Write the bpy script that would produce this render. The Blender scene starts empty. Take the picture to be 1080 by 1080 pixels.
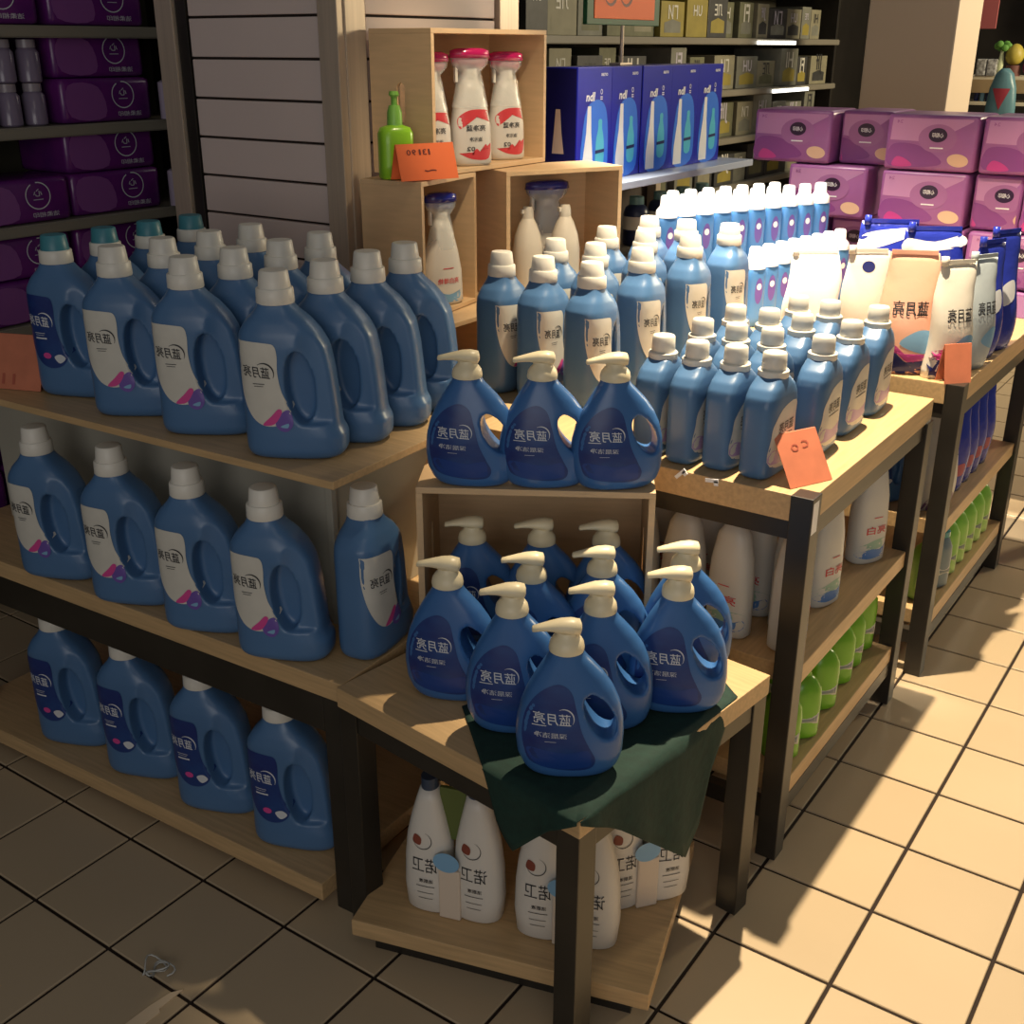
import bpy, bmesh, math, random
from mathutils import Vector, Matrix
from mathutils.bvhtree import BVHTree
random.seed(7)
PI = math.pi
scn = bpy.context.scene
COL = scn.collection

# ------------------------------------------------------------------ camera, world, lights, exposure
cam_d = bpy.data.cameras.new('camera'); cam = bpy.data.objects.new('camera', cam_d); COL.objects.link(cam)
F = Vector((-0.52693862, 0.76034118, -0.37975911)); R_ = Vector((0.82164788, 0.56999426, 0.00113785)); U = Vector((-0.21732567, 0.31142869, 0.92508471))
M = Matrix((R_, U, -F)).transposed().to_4x4(); M.translation = Vector((0.62606, -1.55625, 1.50544))
cam.matrix_world = M
cam_d.sensor_width = 36; cam_d.lens = 36 * 1195.94 / 1080; cam_d.clip_start = .02; cam_d.clip_end = 60
scn.camera = cam
scn.view_settings.view_transform = 'Standard'; scn.view_settings.look = 'None'
scn.view_settings.exposure = 0.14; scn.view_settings.gamma = 1
scn.view_settings.use_curve_mapping = False

w = bpy.data.worlds.new('world'); scn.world = w; w.use_nodes = True
w.node_tree.nodes['Background'].inputs[0].default_value = (.86, .86, .84, 1)
w.node_tree.nodes['Background'].inputs[1].default_value = .10

def spot(name, loc, tgt, energy, color, size, blend, rad):
    d = bpy.data.lights.new(name, 'SPOT'); d.energy = energy; d.color = color
    d.spot_size = size; d.spot_blend = blend; d.shadow_soft_size = rad
    o = bpy.data.objects.new(name, d); COL.objects.link(o); o.location = loc
    o.rotation_euler = (Vector(tgt) - Vector(loc)).to_track_quat('-Z', 'Y').to_euler(); return o
def area(name, loc, tgt, energy, color, sx, sy):
    d = bpy.data.lights.new(name, 'AREA'); d.energy = energy; d.color = color; d.shape = 'RECTANGLE'; d.size = sx; d.size_y = sy
    o = bpy.data.objects.new(name, d); COL.objects.link(o); o.location = loc
    o.rotation_euler = (Vector(tgt) - Vector(loc)).to_track_quat('-Z', 'Y').to_euler(); return o
spot('ceiling_spot_main', (-.25, .83, 2.85), (.50, 1.05, 0), 600, (1, .82, .56), math.radians(82), .60, .022)
spot('ceiling_spot_stack', (-.95, 1.30, 2.9), (-.72, 1.62, .9), 620, (1, .89, .72), math.radians(44), .85, .05)
spot('crate_fill_spot', (-.25, .45, 2.75), (-1.15, .82, 1.25), 95, (1, .80, .52), math.radians(24), .7, .04)  # added fill spot that warms the crates, not an actual ceiling fixture
area('ceiling_panel_front', (1.0, -1.9, 3.0), (-.3, -.1, .5), 3, (1, .90, .76), 1.2, .6)
area('far_shop_panel', (1.6, 5.4, 2.3), (-1.0, 4.8, 1.5), 110, (1, .84, .55), .8, .8)
area('front_fill_softbox', (1.7, -4.2, 1.7), (-.5, .2, 1.15), 30, (1, .96, .92), 3.2, 1.6)  # added softbox behind the camera, lifts upright faces more than the floor
area('ceiling_panel_back', (-.6, 4.6, 3.0), (-.8, 3.6, 0), 15, (1, .92, .80), 1.6, 1.2)

# ------------------------------------------------------------------ materials
MATS = {}
def mat(name, col, rough=.5, metal=0, noise=0, nscale=8, stretch=(1, 1, 1), trans=0, alpha=1, coat=0, bump=0, col2=None, emit=0, spec=None, sss=0):
    if name in MATS: return MATS[name]
    m = bpy.data.materials.new(name); m.use_nodes = True; MATS[name] = m
    nt = m.node_tree; b = nt.nodes['Principled BSDF']
    b.inputs['Base Color'].default_value = (*col, 1); b.inputs['Roughness'].default_value = rough
    b.inputs['Metallic'].default_value = metal; b.inputs['Transmission Weight'].default_value = trans
    b.inputs['Alpha'].default_value = alpha; b.inputs['Coat Weight'].default_value = coat
    if spec is not None: b.inputs['Specular IOR Level'].default_value = spec
    if sss:
        b.inputs['Subsurface Weight'].default_value = sss; b.inputs['Subsurface Radius'].default_value = (.01, .01, .02)
    if emit:
        b.inputs['Emission Color'].default_value = (*col, 1); b.inputs['Emission Strength'].default_value = emit
    if noise or bump:
        tc = nt.nodes.new('ShaderNodeTexCoord'); mp = nt.nodes.new('ShaderNodeMapping'); nz = nt.nodes.new('ShaderNodeTexNoise')
        mp.inputs['Scale'].default_value = stretch; nz.inputs['Scale'].default_value = nscale; nz.inputs['Detail'].default_value = 5
        nt.links.new(tc.outputs['Object'], mp.inputs[0]); nt.links.new(mp.outputs[0], nz.inputs['Vector'])
        if noise:
            rp = nt.nodes.new('ShaderNodeValToRGB'); rp.color_ramp.elements[0].position = .3; rp.color_ramp.elements[1].position = .7
            c2 = col2 or tuple(c * (1 - noise) for c in col)
            rp.color_ramp.elements[0].color = (*c2, 1); rp.color_ramp.elements[1].color = (*col, 1)
            nt.links.new(nz.outputs['Fac'], rp.inputs[0]); nt.links.new(rp.outputs[0], b.inputs['Base Color'])
        if bump:
            bp = nt.nodes.new('ShaderNodeBump'); bp.inputs['Strength'].default_value = bump; bp.inputs['Distance'].default_value = .004
            nt.links.new(nz.outputs['Fac'], bp.inputs['Height']); nt.links.new(bp.outputs[0], b.inputs['Normal'])
    return m

wood = mat('maple_board', (.60, .40, .20), .42, noise=.22, nscale=6, stretch=(1.5, 22, 22))
woody = mat('maple_board_lengthwise', (.60, .40, .20), .42, noise=.22, nscale=6, stretch=(22, 1.5, 22))
crate_w = mat('pale_crate_board', (.70, .48, .27), .5, noise=.12, nscale=5, stretch=(2, 2, 18))
dark = mat('dark_frame', (.028, .024, .019), .36, noise=.4, nscale=9)
blue = mat('blue_plastic', (.074, .170, .345), .33, noise=.12, nscale=7)
bluelt = mat('light_blue_plastic', (.07, .22, .52), .33)
pumpblue = mat('deep_blue_plastic', (.045, .145, .385), .30, noise=.12, nscale=9)
navy = mat('navy_print', (.010, .018, .12), .35)
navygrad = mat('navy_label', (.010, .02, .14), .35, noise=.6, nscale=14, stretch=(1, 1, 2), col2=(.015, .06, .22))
white = mat('white_plastic', (.72, .69, .62), .4)
cream = mat('cream_pump', (.80, .70, .48), .38)
labelw = mat('white_label', (.62, .60, .54), .42, noise=.08, nscale=30)
ink = mat('black_ink', (.02, .02, .025), .5)
silver = mat('silver_ink', (.62, .64, .68), .35)
pink = mat('pink_ink', (.62, .06, .28), .4)
violet = mat('violet_ink', (.14, .08, .36), .4)
tealc = mat('teal_cap', (.05, .22, .28), .4)
redink = mat('red_ink', (.60, .05, .06), .4)
paleblue = mat('pale_blue_ink', (.20, .40, .62), .4)
orange = mat('orange_card', (.80, .16, .045), .6)
orange_dim = mat('salmon_card', (.62, .20, .11), .5, noise=.15, nscale=25)
clear = mat('clear_wrap', (.85, .88, .86), .12, trans=.0, alpha=.33, coat=.6, bump=1.0, nscale=60)
green = mat('green_soap', (.20, .52, .03), .25, noise=.25, nscale=12)
greenlt = mat('pale_green_soap', (.42, .62, .20), .3, noise=.3, nscale=12, col2=(.20, .50, .06))
whitebt = mat('white_bottle', (.66, .63, .58), .38)
clothm = mat('dark_green_cloth', (.004, .032, .023), .85, noise=.3, nscale=60, bump=.3)
grout = mat('dark_grout', (.018, .008, .004), .9)
metal = mat('brushed_metal', (.66, .54, .42), .38, metal=.35, noise=.15, nscale=5, stretch=(30, 30, 1))
slatm = mat('slatwall_panel', (.76, .63, .58), .5, noise=.05, nscale=3)
plinthm = mat('frosted_plinth', (.45, .43, .36), .3, noise=.18, nscale=5)
backm = mat('dark_back_wall', (.05, .042, .035), .8, noise=.3, nscale=3)
shelfm = mat('grey_shelf', (.22, .20, .16), .4)
blueshelf = mat('blue_white_shelf', (.50, .58, .74), .35)
boxblue = mat('royal_blue_box', (.012, .02, .42), .28)
boxnavy = mat('navy_box_side', (.012, .010, .09), .3)
boxglow = mat('box_pale_blue_print', (.04, .20, .85), .3)
whitep = mat('white_print', (.85, .86, .88), .4)
mauve = mat('mauve_wrap', (.38, .13, .37), .32, noise=.2, nscale=6, bump=.25)
mauvelt = mat('pale_mauve_print', (.50, .24, .47), .35)
mauvedk = mat('plum_print', (.24, .06, .25), .35)
peach = mat('peach_print', (.72, .47, .32), .4)
magenta = mat('magenta_print', (.52, .05, .26), .35)
purple = mat('purple_wrap', (.075, .012, .13), .25, noise=.5, nscale=9, bump=.6, col2=(.16, .02, .19))
greyink = mat('grey_ring_ink', (.50, .47, .55), .35)
blind = mat('blue_pouch', (.02, .035, .34), .2, bump=.8, nscale=22)
pouchw = mat('white_pouch', (.72, .68, .60), .28, bump=.5, nscale=16)
pouchp = mat('peach_pouch', (.78, .42, .30), .28, bump=.5, nscale=16)
pouchg = mat('grey_blue_pouch', (.42, .48, .52), .28, bump=.5, nscale=16)
pillarm = mat('cream_pillar_paint', (.60, .49, .38), .6)
tilem = None
def tile_mat():
    m = bpy.data.materials.new('beige_floor_tile'); m.use_nodes = True; nt = m.node_tree; b = nt.nodes['Principled BSDF']
    oi = nt.nodes.new('ShaderNodeObjectInfo'); tc = nt.nodes.new('ShaderNodeTexCoord'); nz = nt.nodes.new('ShaderNodeTexNoise')
    nz.inputs['Scale'].default_value = 3; nz.inputs['Detail'].default_value = 5
    geo = nt.nodes.new('ShaderNodeNewGeometry'); nt.links.new(geo.outputs['Position'], nz.inputs['Vector'])
    rp = nt.nodes.new('ShaderNodeValToRGB')
    rp.color_ramp.elements[0].color = (.45, .345, .22, 1); rp.color_ramp.elements[1].color = (.53, .41, .27, 1)
    nt.links.new(nz.outputs['Fac'], rp.inputs[0])
    hs = nt.nodes.new('ShaderNodeHueSaturation'); ma = nt.nodes.new('ShaderNodeMapRange')
    ma.inputs['To Min'].default_value = .94; ma.inputs['To Max'].default_value = 1.05
    nt.links.new(oi.outputs['Random'], ma.inputs['Value']); nt.links.new(ma.outputs[0], hs.inputs['Value'])
    nt.links.new(rp.outputs[0], hs.inputs['Color']); nt.links.new(hs.outputs[0], b.inputs['Base Color'])
    b.inputs['Roughness'].default_value = .38; return m
tilem = tile_mat()

# ------------------------------------------------------------------ helpers
def link(name, me, m=None, parent=None, smooth=False, loc=None, rotz=None):
    o = bpy.data.objects.new(name, me); COL.objects.link(o)
    if m is not None and not len(me.materials): me.materials.append(m)
    if smooth: me.shade_smooth()
    if parent: o.parent = parent
    if loc is not None: o.location = loc
    if rotz is not None: o.rotation_euler[2] = rotz
    return o
def bobj(name, bm, m, parent=None, smooth=False, loc=None, rotz=None):
    bmesh.ops.recalc_face_normals(bm, faces=bm.faces)
    me = bpy.data.meshes.new(name); bm.to_mesh(me); bm.free()
    return link(name, me, m, parent, smooth, loc, rotz)
def tag(o, label, cat, group=None, kind=None):
    if label: o['label'] = label
    if cat: o['category'] = cat
    if group: o['group'] = group
    if kind: o['kind'] = kind
    return o
def thing(name, loc=(0, 0, 0), rotz=0, label=None, cat=None, group=None):
    o = bpy.data.objects.new(name, None); COL.objects.link(o); o.empty_display_size = .05
    o.location = loc; o.rotation_euler[2] = rotz
    return tag(o, label, cat, group)
def copy_tree(o, parent=None):
    c = o.copy(); COL.objects.link(c)
    if parent: c.parent = parent
    for ch in list(o.children): copy_tree(ch, c)
    return c
class Maker:
    """first call hands out the prototype itself, later calls a copy of it and its parts"""
    def __init__(s, build): s.build = build; s.proto = None; s.used = False
    def put(s, loc, rotz, label, cat, group=None, scale=1):
        if s.proto is None: s.proto = s.build(); o = s.proto
        else: o = copy_tree(s.proto)
        for k in ('group',):
            if k in o: del o[k]
        o.location = loc; o.rotation_euler[2] = rotz
        o.scale = (scale, scale, scale) if not isinstance(scale, tuple) else scale
        return tag(o, label, cat, group)
def box(bm, x0, x1, y0, y1, z0, z1, bev=0):
    r = bmesh.ops.create_cube(bm, size=1)
    for v in r['verts']:
        v.co = Vector(((x0 + x1) / 2 + v.co.x * (x1 - x0), (y0 + y1) / 2 + v.co.y * (y1 - y0), (z0 + z1) / 2 + v.co.z * (z1 - z0)))
    if bev:
        es = list({e for v in r['verts'] for e in v.link_edges})
        bmesh.ops.bevel(bm, geom=es, offset=bev, segments=2, affect='EDGES', profile=.6)
def boxo(name, dims, m, parent=None, bev=.002, **k):
    bm = bmesh.new(); box(bm, *dims, bev=bev); return bobj(name, bm, m, parent, **k)
def sring(cx, cy, a, b, z, n=32, p=2.6):
    out = []
    for i in range(n):
        t = 2 * PI * i / n; c, s = math.cos(t), math.sin(t)
        out.append(Vector((cx + a * math.copysign(abs(c) ** (2 / p), c), cy + b * math.copysign(abs(s) ** (2 / p), s), z)))
    return out
def loft(bm, rings, cap=True):
    vs = [[bm.verts.new(p) for p in r] for r in rings]; n = len(vs[0])
    for a, b in zip(vs, vs[1:]):
        for i in range(n): bm.faces.new((a[i], a[(i + 1) % n], b[(i + 1) % n], b[i]))
    if cap: bm.faces.new(list(reversed(vs[0]))); bm.faces.new(vs[-1])
    return vs
def prism(bm, poly, y0, y1):
    a = [bm.verts.new((x, y0, z)) for x, z in poly]; b = [bm.verts.new((x, y1, z)) for x, z in poly]; n = len(poly)
    bm.faces.new(a); bm.faces.new(list(reversed(b)))
    for i in range(n): bm.faces.new((a[i], b[i], b[(i + 1) % n], a[(i + 1) % n]))
def lathe(name, prof, m, parent=None, n=28, cx=0, cy=0, p=2):
    bm = bmesh.new(); loft(bm, [sring(cx, cy, r, r, z, n, p) for z, r in prof])
    o = bobj(name, bm, m, parent, smooth=False)
    for f in o.data.polygons: f.use_smooth = len(f.vertices) == 4
    o.data.set_sharp_from_angle(angle=math.radians(40)) if hasattr(o.data, 'set_sharp_from_angle') else None
    return o
def interp(tab, z):
    for (z0, *a), (z1, *b) in zip(tab, tab[1:]):
        if z <= z1:
            t = 0 if z1 == z0 else (z - z0) / (z1 - z0)
            return [x + (y - x) * t for x, y in zip(a, b)]
    return list(tab[-1][1:])
def body_from(tab, n=40, step=.006, p=2.8):
    """tab rows: z, xl, xr, halfdepth"""
    bm = bmesh.new(); z = tab[0][0]; rings = []
    zs = sorted({r[0] for r in tab})
    k = tab[0][0]
    allz = []
    for a, b in zip(zs, zs[1:]):
        m_ = max(1, int((b - a) / step)); allz += [a + (b - a) * i / m_ for i in range(m_)]
    allz.append(zs[-1])
    for z in allz:
        xl, xr, h = interp(tab, z); rings.append(sring((xl + xr) / 2, 0, (xr - xl) / 2, h, z, n, p))
    loft(bm, rings); return bm
def bake(bm, cutters=(), voxel=.0028, smooth=6, dec=.35):
    """bmesh -> evaluated mesh after boolean cuts, voxel remesh, smoothing, decimation"""
    bmesh.ops.recalc_face_normals(bm, faces=bm.faces)
    me = bpy.data.meshes.new('tmp'); bm.to_mesh(me); bm.free()
    o = bpy.data.objects.new('tmp', me); COL.objects.link(o); tmp = []
    for cb in cutters:
        bmesh.ops.recalc_face_normals(cb, faces=cb.faces)
        cm = bpy.data.meshes.new('tmpc'); cb.to_mesh(cm); cb.free()
        co = bpy.data.objects.new('tmpc', cm); COL.objects.link(co); tmp.append(co)
        md = o.modifiers.new('b', 'BOOLEAN'); md.object = co; md.operation = 'DIFFERENCE'; md.solver = 'EXACT'
    md = o.modifiers.new('r', 'REMESH'); md.mode = 'VOXEL'; md.voxel_size = voxel
    md = o.modifiers.new('s', 'SMOOTH'); md.iterations = smooth; md.factor = .6
    if dec < 1: md = o.modifiers.new('d', 'DECIMATE'); md.ratio = dec
    dg = bpy.context.evaluated_depsgraph_get(); dg.update()
    out = bpy.data.meshes.new_from_object(o.evaluated_get(dg))
    for x in [o] + tmp: bpy.data.objects.remove(x, do_unlink=True)
    out.shade_smooth(); return out
def bvh_of(me):
    return BVHTree.FromPolygons([v.co.copy() for v in me.vertices], [tuple(p.vertices) for p in me.polygons])
def projector(me, off, side=-1):
    t = bvh_of(me)
    def f(x, z, extra=0):
        h = t.ray_cast(Vector((x, side * 1.0, z)), Vector((0, -side, 0)))
        if h[0] is None:
            h = t.find_nearest(Vector((x, side * .06, z)))
        return Vector((x, h[0].y + side * (off + extra), z))
    return f
def smoothpoly(pts, k=5):
    n = len(pts); out = []
    for i in range(n):
        p0, p1, p2, p3 = [Vector(pts[(i + j) % n]) for j in (-1, 0, 1, 2)]
        for s in range(k):
            t = s / k
            out.append(.5 * ((2 * p1) + (-p0 + p2) * t + (2 * p0 - 5 * p1 + 4 * p2 - p3) * t * t + (-p0 + 3 * p1 - 3 * p2 + p3) * t ** 3))
    return out
def patch(name, proj, pts, m, parent, extra=0, rings=5, k=4, smooth=True):
    P = smoothpoly(pts, k) if smooth else [Vector(pts[i]).lerp(Vector(pts[(i + 1) % len(pts)]), j / k) for i in range(len(pts)) for j in range(k)]
    c = sum(P, Vector((0, 0))) / len(P); bm = bmesh.new(); cv = bm.verts.new(proj(c.x, c.y, extra)); prev = None
    for r in range(1, rings + 1):
        cur = [bm.verts.new(proj(*(c + (p - c) * (r / rings)), extra)) for p in P]; n = len(cur)
        for i in range(n):
            j = (i + 1) % n
            bm.faces.new((cv, cur[i], cur[j])) if prev is None else bm.faces.new((prev[i], cur[i], cur[j], prev[j]))
        prev = cur
    return bobj(name, bm, m, parent, smooth=True)
def text_verts(s, cx, cz, width, height=None, mirror=True, shear=0, bold=.012, tilt=0):
    """mesh of a word centred at cx,cz, mirrored as in the photo; returns verts(2D) and faces"""
    cu = bpy.data.curves.new('t', 'FONT'); cu.body = s; cu.size = 1; cu.resolution_u = 2; cu.offset = bold
    o = bpy.data.objects.new('t', cu); COL.objects.link(o)
    dg = bpy.context.evaluated_depsgraph_get(); dg.update()
    me = bpy.data.meshes.new_from_object(o.evaluated_get(dg)); bpy.data.objects.remove(o, do_unlink=True)
    vs = [Vector((v.co.x, v.co.y)) for v in me.vertices]; fs = [tuple(p.vertices) for p in me.polygons]
    if not vs: return [], []
    x0 = min(v.x for v in vs); x1 = max(v.x for v in vs); y0 = min(v.y for v in vs); y1 = max(v.y for v in vs)
    sx = width / (x1 - x0); sy = (height / (y1 - y0)) if height else sx
    out = []
    for v in vs:
        a = (v.x - (x0 + x1) / 2) * sx; b = (v.y - (y0 + y1) / 2) * sy
        a += shear * b
        if mirror: a = -a
        out.append(Vector((cx + a * math.cos(tilt) - b * math.sin(tilt), cz + a * math.sin(tilt) + b * math.cos(tilt))))
    return out, fs
def lettering(name, proj, words, m, parent, extra=.0006, arc=None, bars=()):
    """words: list of (text, cx, cz, width[, height]); arc: (cx, cz, r, a0, a1, thick); bars: thin printed lines"""
    bm = bmesh.new()
    for wd in words:
        kw = wd[5] if len(wd) > 5 else {}
        vs, fs = text_verts(wd[0], wd[1], wd[2], wd[3], wd[4] if len(wd) > 4 else None, **kw)
        bv = [bm.verts.new(proj(v.x, v.y, extra)) for v in vs]
        for f in fs:
            try: bm.faces.new([bv[i] for i in f])
            except ValueError: pass
    if arc:
        ax, az, r, a0, a1, th = arc; prev = None
        for i in range(17):
            t = i / 16; a = a0 + (a1 - a0) * t; wv = th * math.sin(PI * min(max(t, .06), .97)) + th * .15
            q = (bm.verts.new(proj(ax + math.cos(a) * (r - wv), az + math.sin(a) * (r - wv), extra)),
                 bm.verts.new(proj(ax + math.cos(a) * (r + wv), az + math.sin(a) * (r + wv), extra)))
            if prev: bm.faces.new((prev[0], prev[1], q[1], q[0]))
            prev = q
    for bx, bz, wd, h in bars:
        n = 6; prev = None
        for i in range(n + 1):
            x = bx - wd / 2 + wd * i / n; q = (bm.verts.new(proj(x, bz - h / 2, extra)), bm.verts.new(proj(x, bz + h / 2, extra)))
            if prev: bm.faces.new((prev[0], q[0], q[1], prev[1]))
            prev = q
    me = bpy.data.meshes.new(name); bm.to_mesh(me); bm.free()
    return link(name, me, m, parent)
def flatproj(y):
    return lambda x, z, e=0: Vector((x, y - e, z))
def ell(cx, cz, a, b, n=14, tilt=0):
    return [(cx + a * math.cos(2 * PI * i / n) * math.cos(tilt) - b * math.sin(2 * PI * i / n) * math.sin(tilt),
             cz + a * math.cos(2 * PI * i / n) * math.sin(tilt) + b * math.sin(2 * PI * i / n) * math.cos(tilt)) for i in range(n)]
def ell_cutter(cx, cz, a, b, tilt, y=.2):
    bm = bmesh.new(); prism(bm, ell(cx, cz, a, b, 28, tilt), -y, y); return bm
BRAND = '蓝月亮'

# ------------------------------------------------------------------ the setting
FL = []          # visible stretch of floor, each tile its own piece
TS = .22
floor = boxo('floor', (-6, 3, -3, 12, -.03, -.004), grout, bev=0); tag(floor, None, None, kind='structure')
def make_tile():
    bm = bmesh.new(); g = .0036; box(bm, g, TS - g, g, TS - g, -.004, 0, bev=0)
    top = [e for e in bm.edges if all(v.co.z > -.001 for v in e.verts)]
    bmesh.ops.bevel(bm, geom=top, offset=.0015, segments=1, affect='EDGES')
    bmesh.ops.recalc_face_normals(bm, faces=bm.faces); me = bpy.data.meshes.new('tile'); bm.to_mesh(me); bm.free(); me.materials.append(tilem); return me
tme = make_tile(); rest = []; ntile = 0
def inside(x, y):
    if y < -1.1 or y > 4.2: return False
    # left and right borders of the ground seen by the lens, with a margin
    xr = .75 - (y - .1) * .20 if y < 1.4 else .62 - (y - 1.4) * .17
    xl = -2.35
    if x < xl or x > xr: return False
    if y < -.35 and (x - .55) * .70 + (y - .1) * -1.0 > 1.35 - 0 and False: return False
    if (y + .87) < -.70 * (x + .88) * (-1) - 1.25: return False
    if -.78 * (x + .85) - .58 < 0 and y < -.873 + .70 * (x + .883) - .25: return False
    if y > 1.1 and x < -.28: return False
    if y > .15 and x < -1.0: return False
    return True
for i in range(-14, 8):
    for j in range(-6, 20):
        x, y = (i + .5) * TS, (j + .5) * TS
        if inside(x, y) and ntile < 298:
            o = bpy.data.objects.new('floor_tile', tme); COL.objects.link(o); o.parent = floor; o.location = (i * TS, j * TS, 0); ntile += 1
        else: rest.append((i, j))
bm = bmesh.new(); g = .0032
done = set(rest)
for i in range(-27, 13):
    for j in range(-13, 54):
        if (-14 <= i < 8 and -6 <= j < 20) and (i, j) not in done: continue
        q = [bm.verts.new(p) for p in ((i * TS + g, j * TS + g, 0), ((i + 1) * TS - g, j * TS + g, 0), ((i + 1) * TS - g, (j + 1) * TS - g, 0), (i * TS + g, (j + 1) * TS - g, 0))]
        bm.faces.new(q)
r = bmesh.ops.extrude_face_region(bm, geom=list(bm.faces)); bmesh.ops.translate(bm, verts=[v for v in r['geom'] if isinstance(v, bmesh.types.BMVert)], vec=(0, 0, -.004))
o = bobj('floor_tile', bm, tilem, floor); o['kind'] = 'stuff'
tag(boxo('wall_left', (-3.1, -3.0, -3, 12, 0, 3.1), backm, bev=0), None, None, kind='structure')
tag(boxo('wall_back', (-3.0, 3, 10.0, 10.1, 0, 3.1), backm, bev=0), None, None, kind='structure')

# slat-clad pillar behind the left table
PX0, PX1, PY0, PY1 = -1.92, -1.295, .52, 1.24
pil = thing('slat_pillar', ((PX0 + PX1) / 2, PY0 + .3, 0), 0, 'square store pillar clad in pinkish grey slats with brushed metal corner strips', 'pillar')
cx_, cy_ = (PX0 + PX1) / 2, PY0 + .3
def P_(x0, x1, y0, y1, z0, z1): return (x0 - cx_, x1 - cx_, y0 - cy_, y1 - cy_, z0, z1)
boxo('core', P_(PX0 + .02, PX1 - .02, PY0 + .02, PY1 - .02, 0, 3.05), mat('dark_groove', (.03, .02, .015), .8), pil, bev=0)
def slat(x0, x1, y0, y1, z0, z1, axis):
    bm = bmesh.new(); box(bm, *P_(x0, x1, y0, y1, z0, z1), bev=.0025)
    return bobj('slat', bm, slatm, pil)
zz = .06
k = 0
while zz < 2.2:
    z1 = zz + .0945
    slat(PX0 + .115, PX1 - .062, PY0 + .006, PY0 + .022, zz + .003, z1 - .003, 0)
    slat(PX1 - .022, PX1 - .006, PY0 + .10, PY1 - .10, zz + .003, z1 - .003, 1)
    zz = z1
for n_, d_ in (('metal_strip', (PX0, PX0 + .065, PY0 - .004, PY0 + .02, 0, 3.05)), ('metal_strip', (PX1 - .06, PX1, PY0 - .004, PY0 + .02, 0, 3.05)),
               ('metal_strip', (PX1 - .02, PX1 + .004, PY0 + .02, PY0 + .09, 0, 3.05)), ('metal_strip', (PX1 - .02, PX1 + .004, PY1 - .09, PY1, 0, 3.05))):
    boxo(n_, P_(*d_), metal, pil)
boxo('recess_strip', P_(PX0 + .07, PX0 + .108, PY0 + .004, PY0 + .02, 0, 3.05), dark, pil)

# cream pillar in the far right
boxo_ = boxo('cream_pillar', (-1.44, -1.0, 4.55, 4.99, 0, 3.05), pillarm, bev=.01)
tag(boxo_, 'square cream painted pillar rising behind the mauve tissue packs', 'pillar')

# ------------------------------------------------------------------ tables
def leg(parent, x, y, s, h, name='leg', z0=0):
    return boxo(name, (x, x + s, y, y + s, z0, h), dark, parent, bev=.0025)
# left table: tiers at .50 and .86
lt = thing('display_table', (-1.165, -.09, 0), 0, 'dark framed left display table with wooden shelves under the big blue jugs', 'table')
def L_(x0, x1, y0, y1, z0, z1): return (x0 + 1.165, x1 + 1.165, y0 + .09, y1 + .09, z0, z1)
boxo('middle_shelf', L_(-1.765, -.565, -.347, .17, .462, .50), wood, lt)
boxo('bottom_shelf', L_(-1.75, -.622, -.372, .15, .030, .068), wood, lt)
for x in (-1.752, -.613):
    for y in (-.343, .12): boxo('leg', L_(x, x + .045, y, y + .045, 0, .462), dark, lt)
boxo('front_rail', L_(-1.755, -.613, -.343, -.335, .388, .461), dark, lt)
boxo('back_rail', L_(-1.755, -.613, .13, .16, .370, .461), dark, lt)
boxo('side_rail', L_(-.608, -.575, -.30, .12, .370, .461), dark, lt)
boxo('side_rail', L_(-1.79, -1.76, -.30, .12, .370, .461), dark, lt)
boxo('top_board', L_(-1.82, -.575, -.325, .16, .846, .86), wood, lt, bev=.0015)
boxo('riser_box', L_(-1.70, -.715, -.175, .14, .50, .843), plinthm, lt)
boxo('riser_post', L_(-.724, -.708, -.183, -.168, .50, .843), plinthm, lt)

a_ = math.radians(2.4); pv = Vector((-.565, -.347, 0)); lt.location = pv + Matrix.Rotation(a_, 3, 'Z') @ (Vector((-1.165, -.09, 0)) - pv); lt.rotation_euler[2] = a_
# corner table
AX = math.radians(-7)
ct = thing('corner_table', (-.273, -.1275, 0), AX, 'small low corner table with green cloth over its front corner', 'table')
hs = .264
boxo('table_top', (-hs, hs, -hs, hs, .462, .50), wood, ct)
for x in (-hs + .002, hs - .044):
    for y in (-hs + .002, hs - .044): boxo('leg', (x, x + .042, y, y + .042, 0, .462), dark, ct)
for x0, x1, y0, y1 in ((-.22, .22, -hs + .005, -hs + .035), (-.22, .22, hs - .035, hs - .005), (-hs + .005, -hs + .035, -.22, .22), (hs - .035, hs - .005, -.22, .22)):
    boxo('rail', (x0, x1, y0, y1, .424, .461), dark, ct)
# its skewed bottom shelf
bs = boxo('bottom_shelf', (0, .535, 0, .41, .046, .08), wood, ct)
bs.location = (Matrix.Rotation(-AX, 3, 'Z') @ Vector((-.505 + .273, -.421 + .1275, 0))); bs.rotation_euler[2] = math.radians(16) - AX
bf = boxo('shelf_frame', (.03, .50, .03, .38, 0, .046), dark, ct, bev=0)
bf.location = bs.location; bf.rotation_euler[2] = bs.rotation_euler[2]

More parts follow.
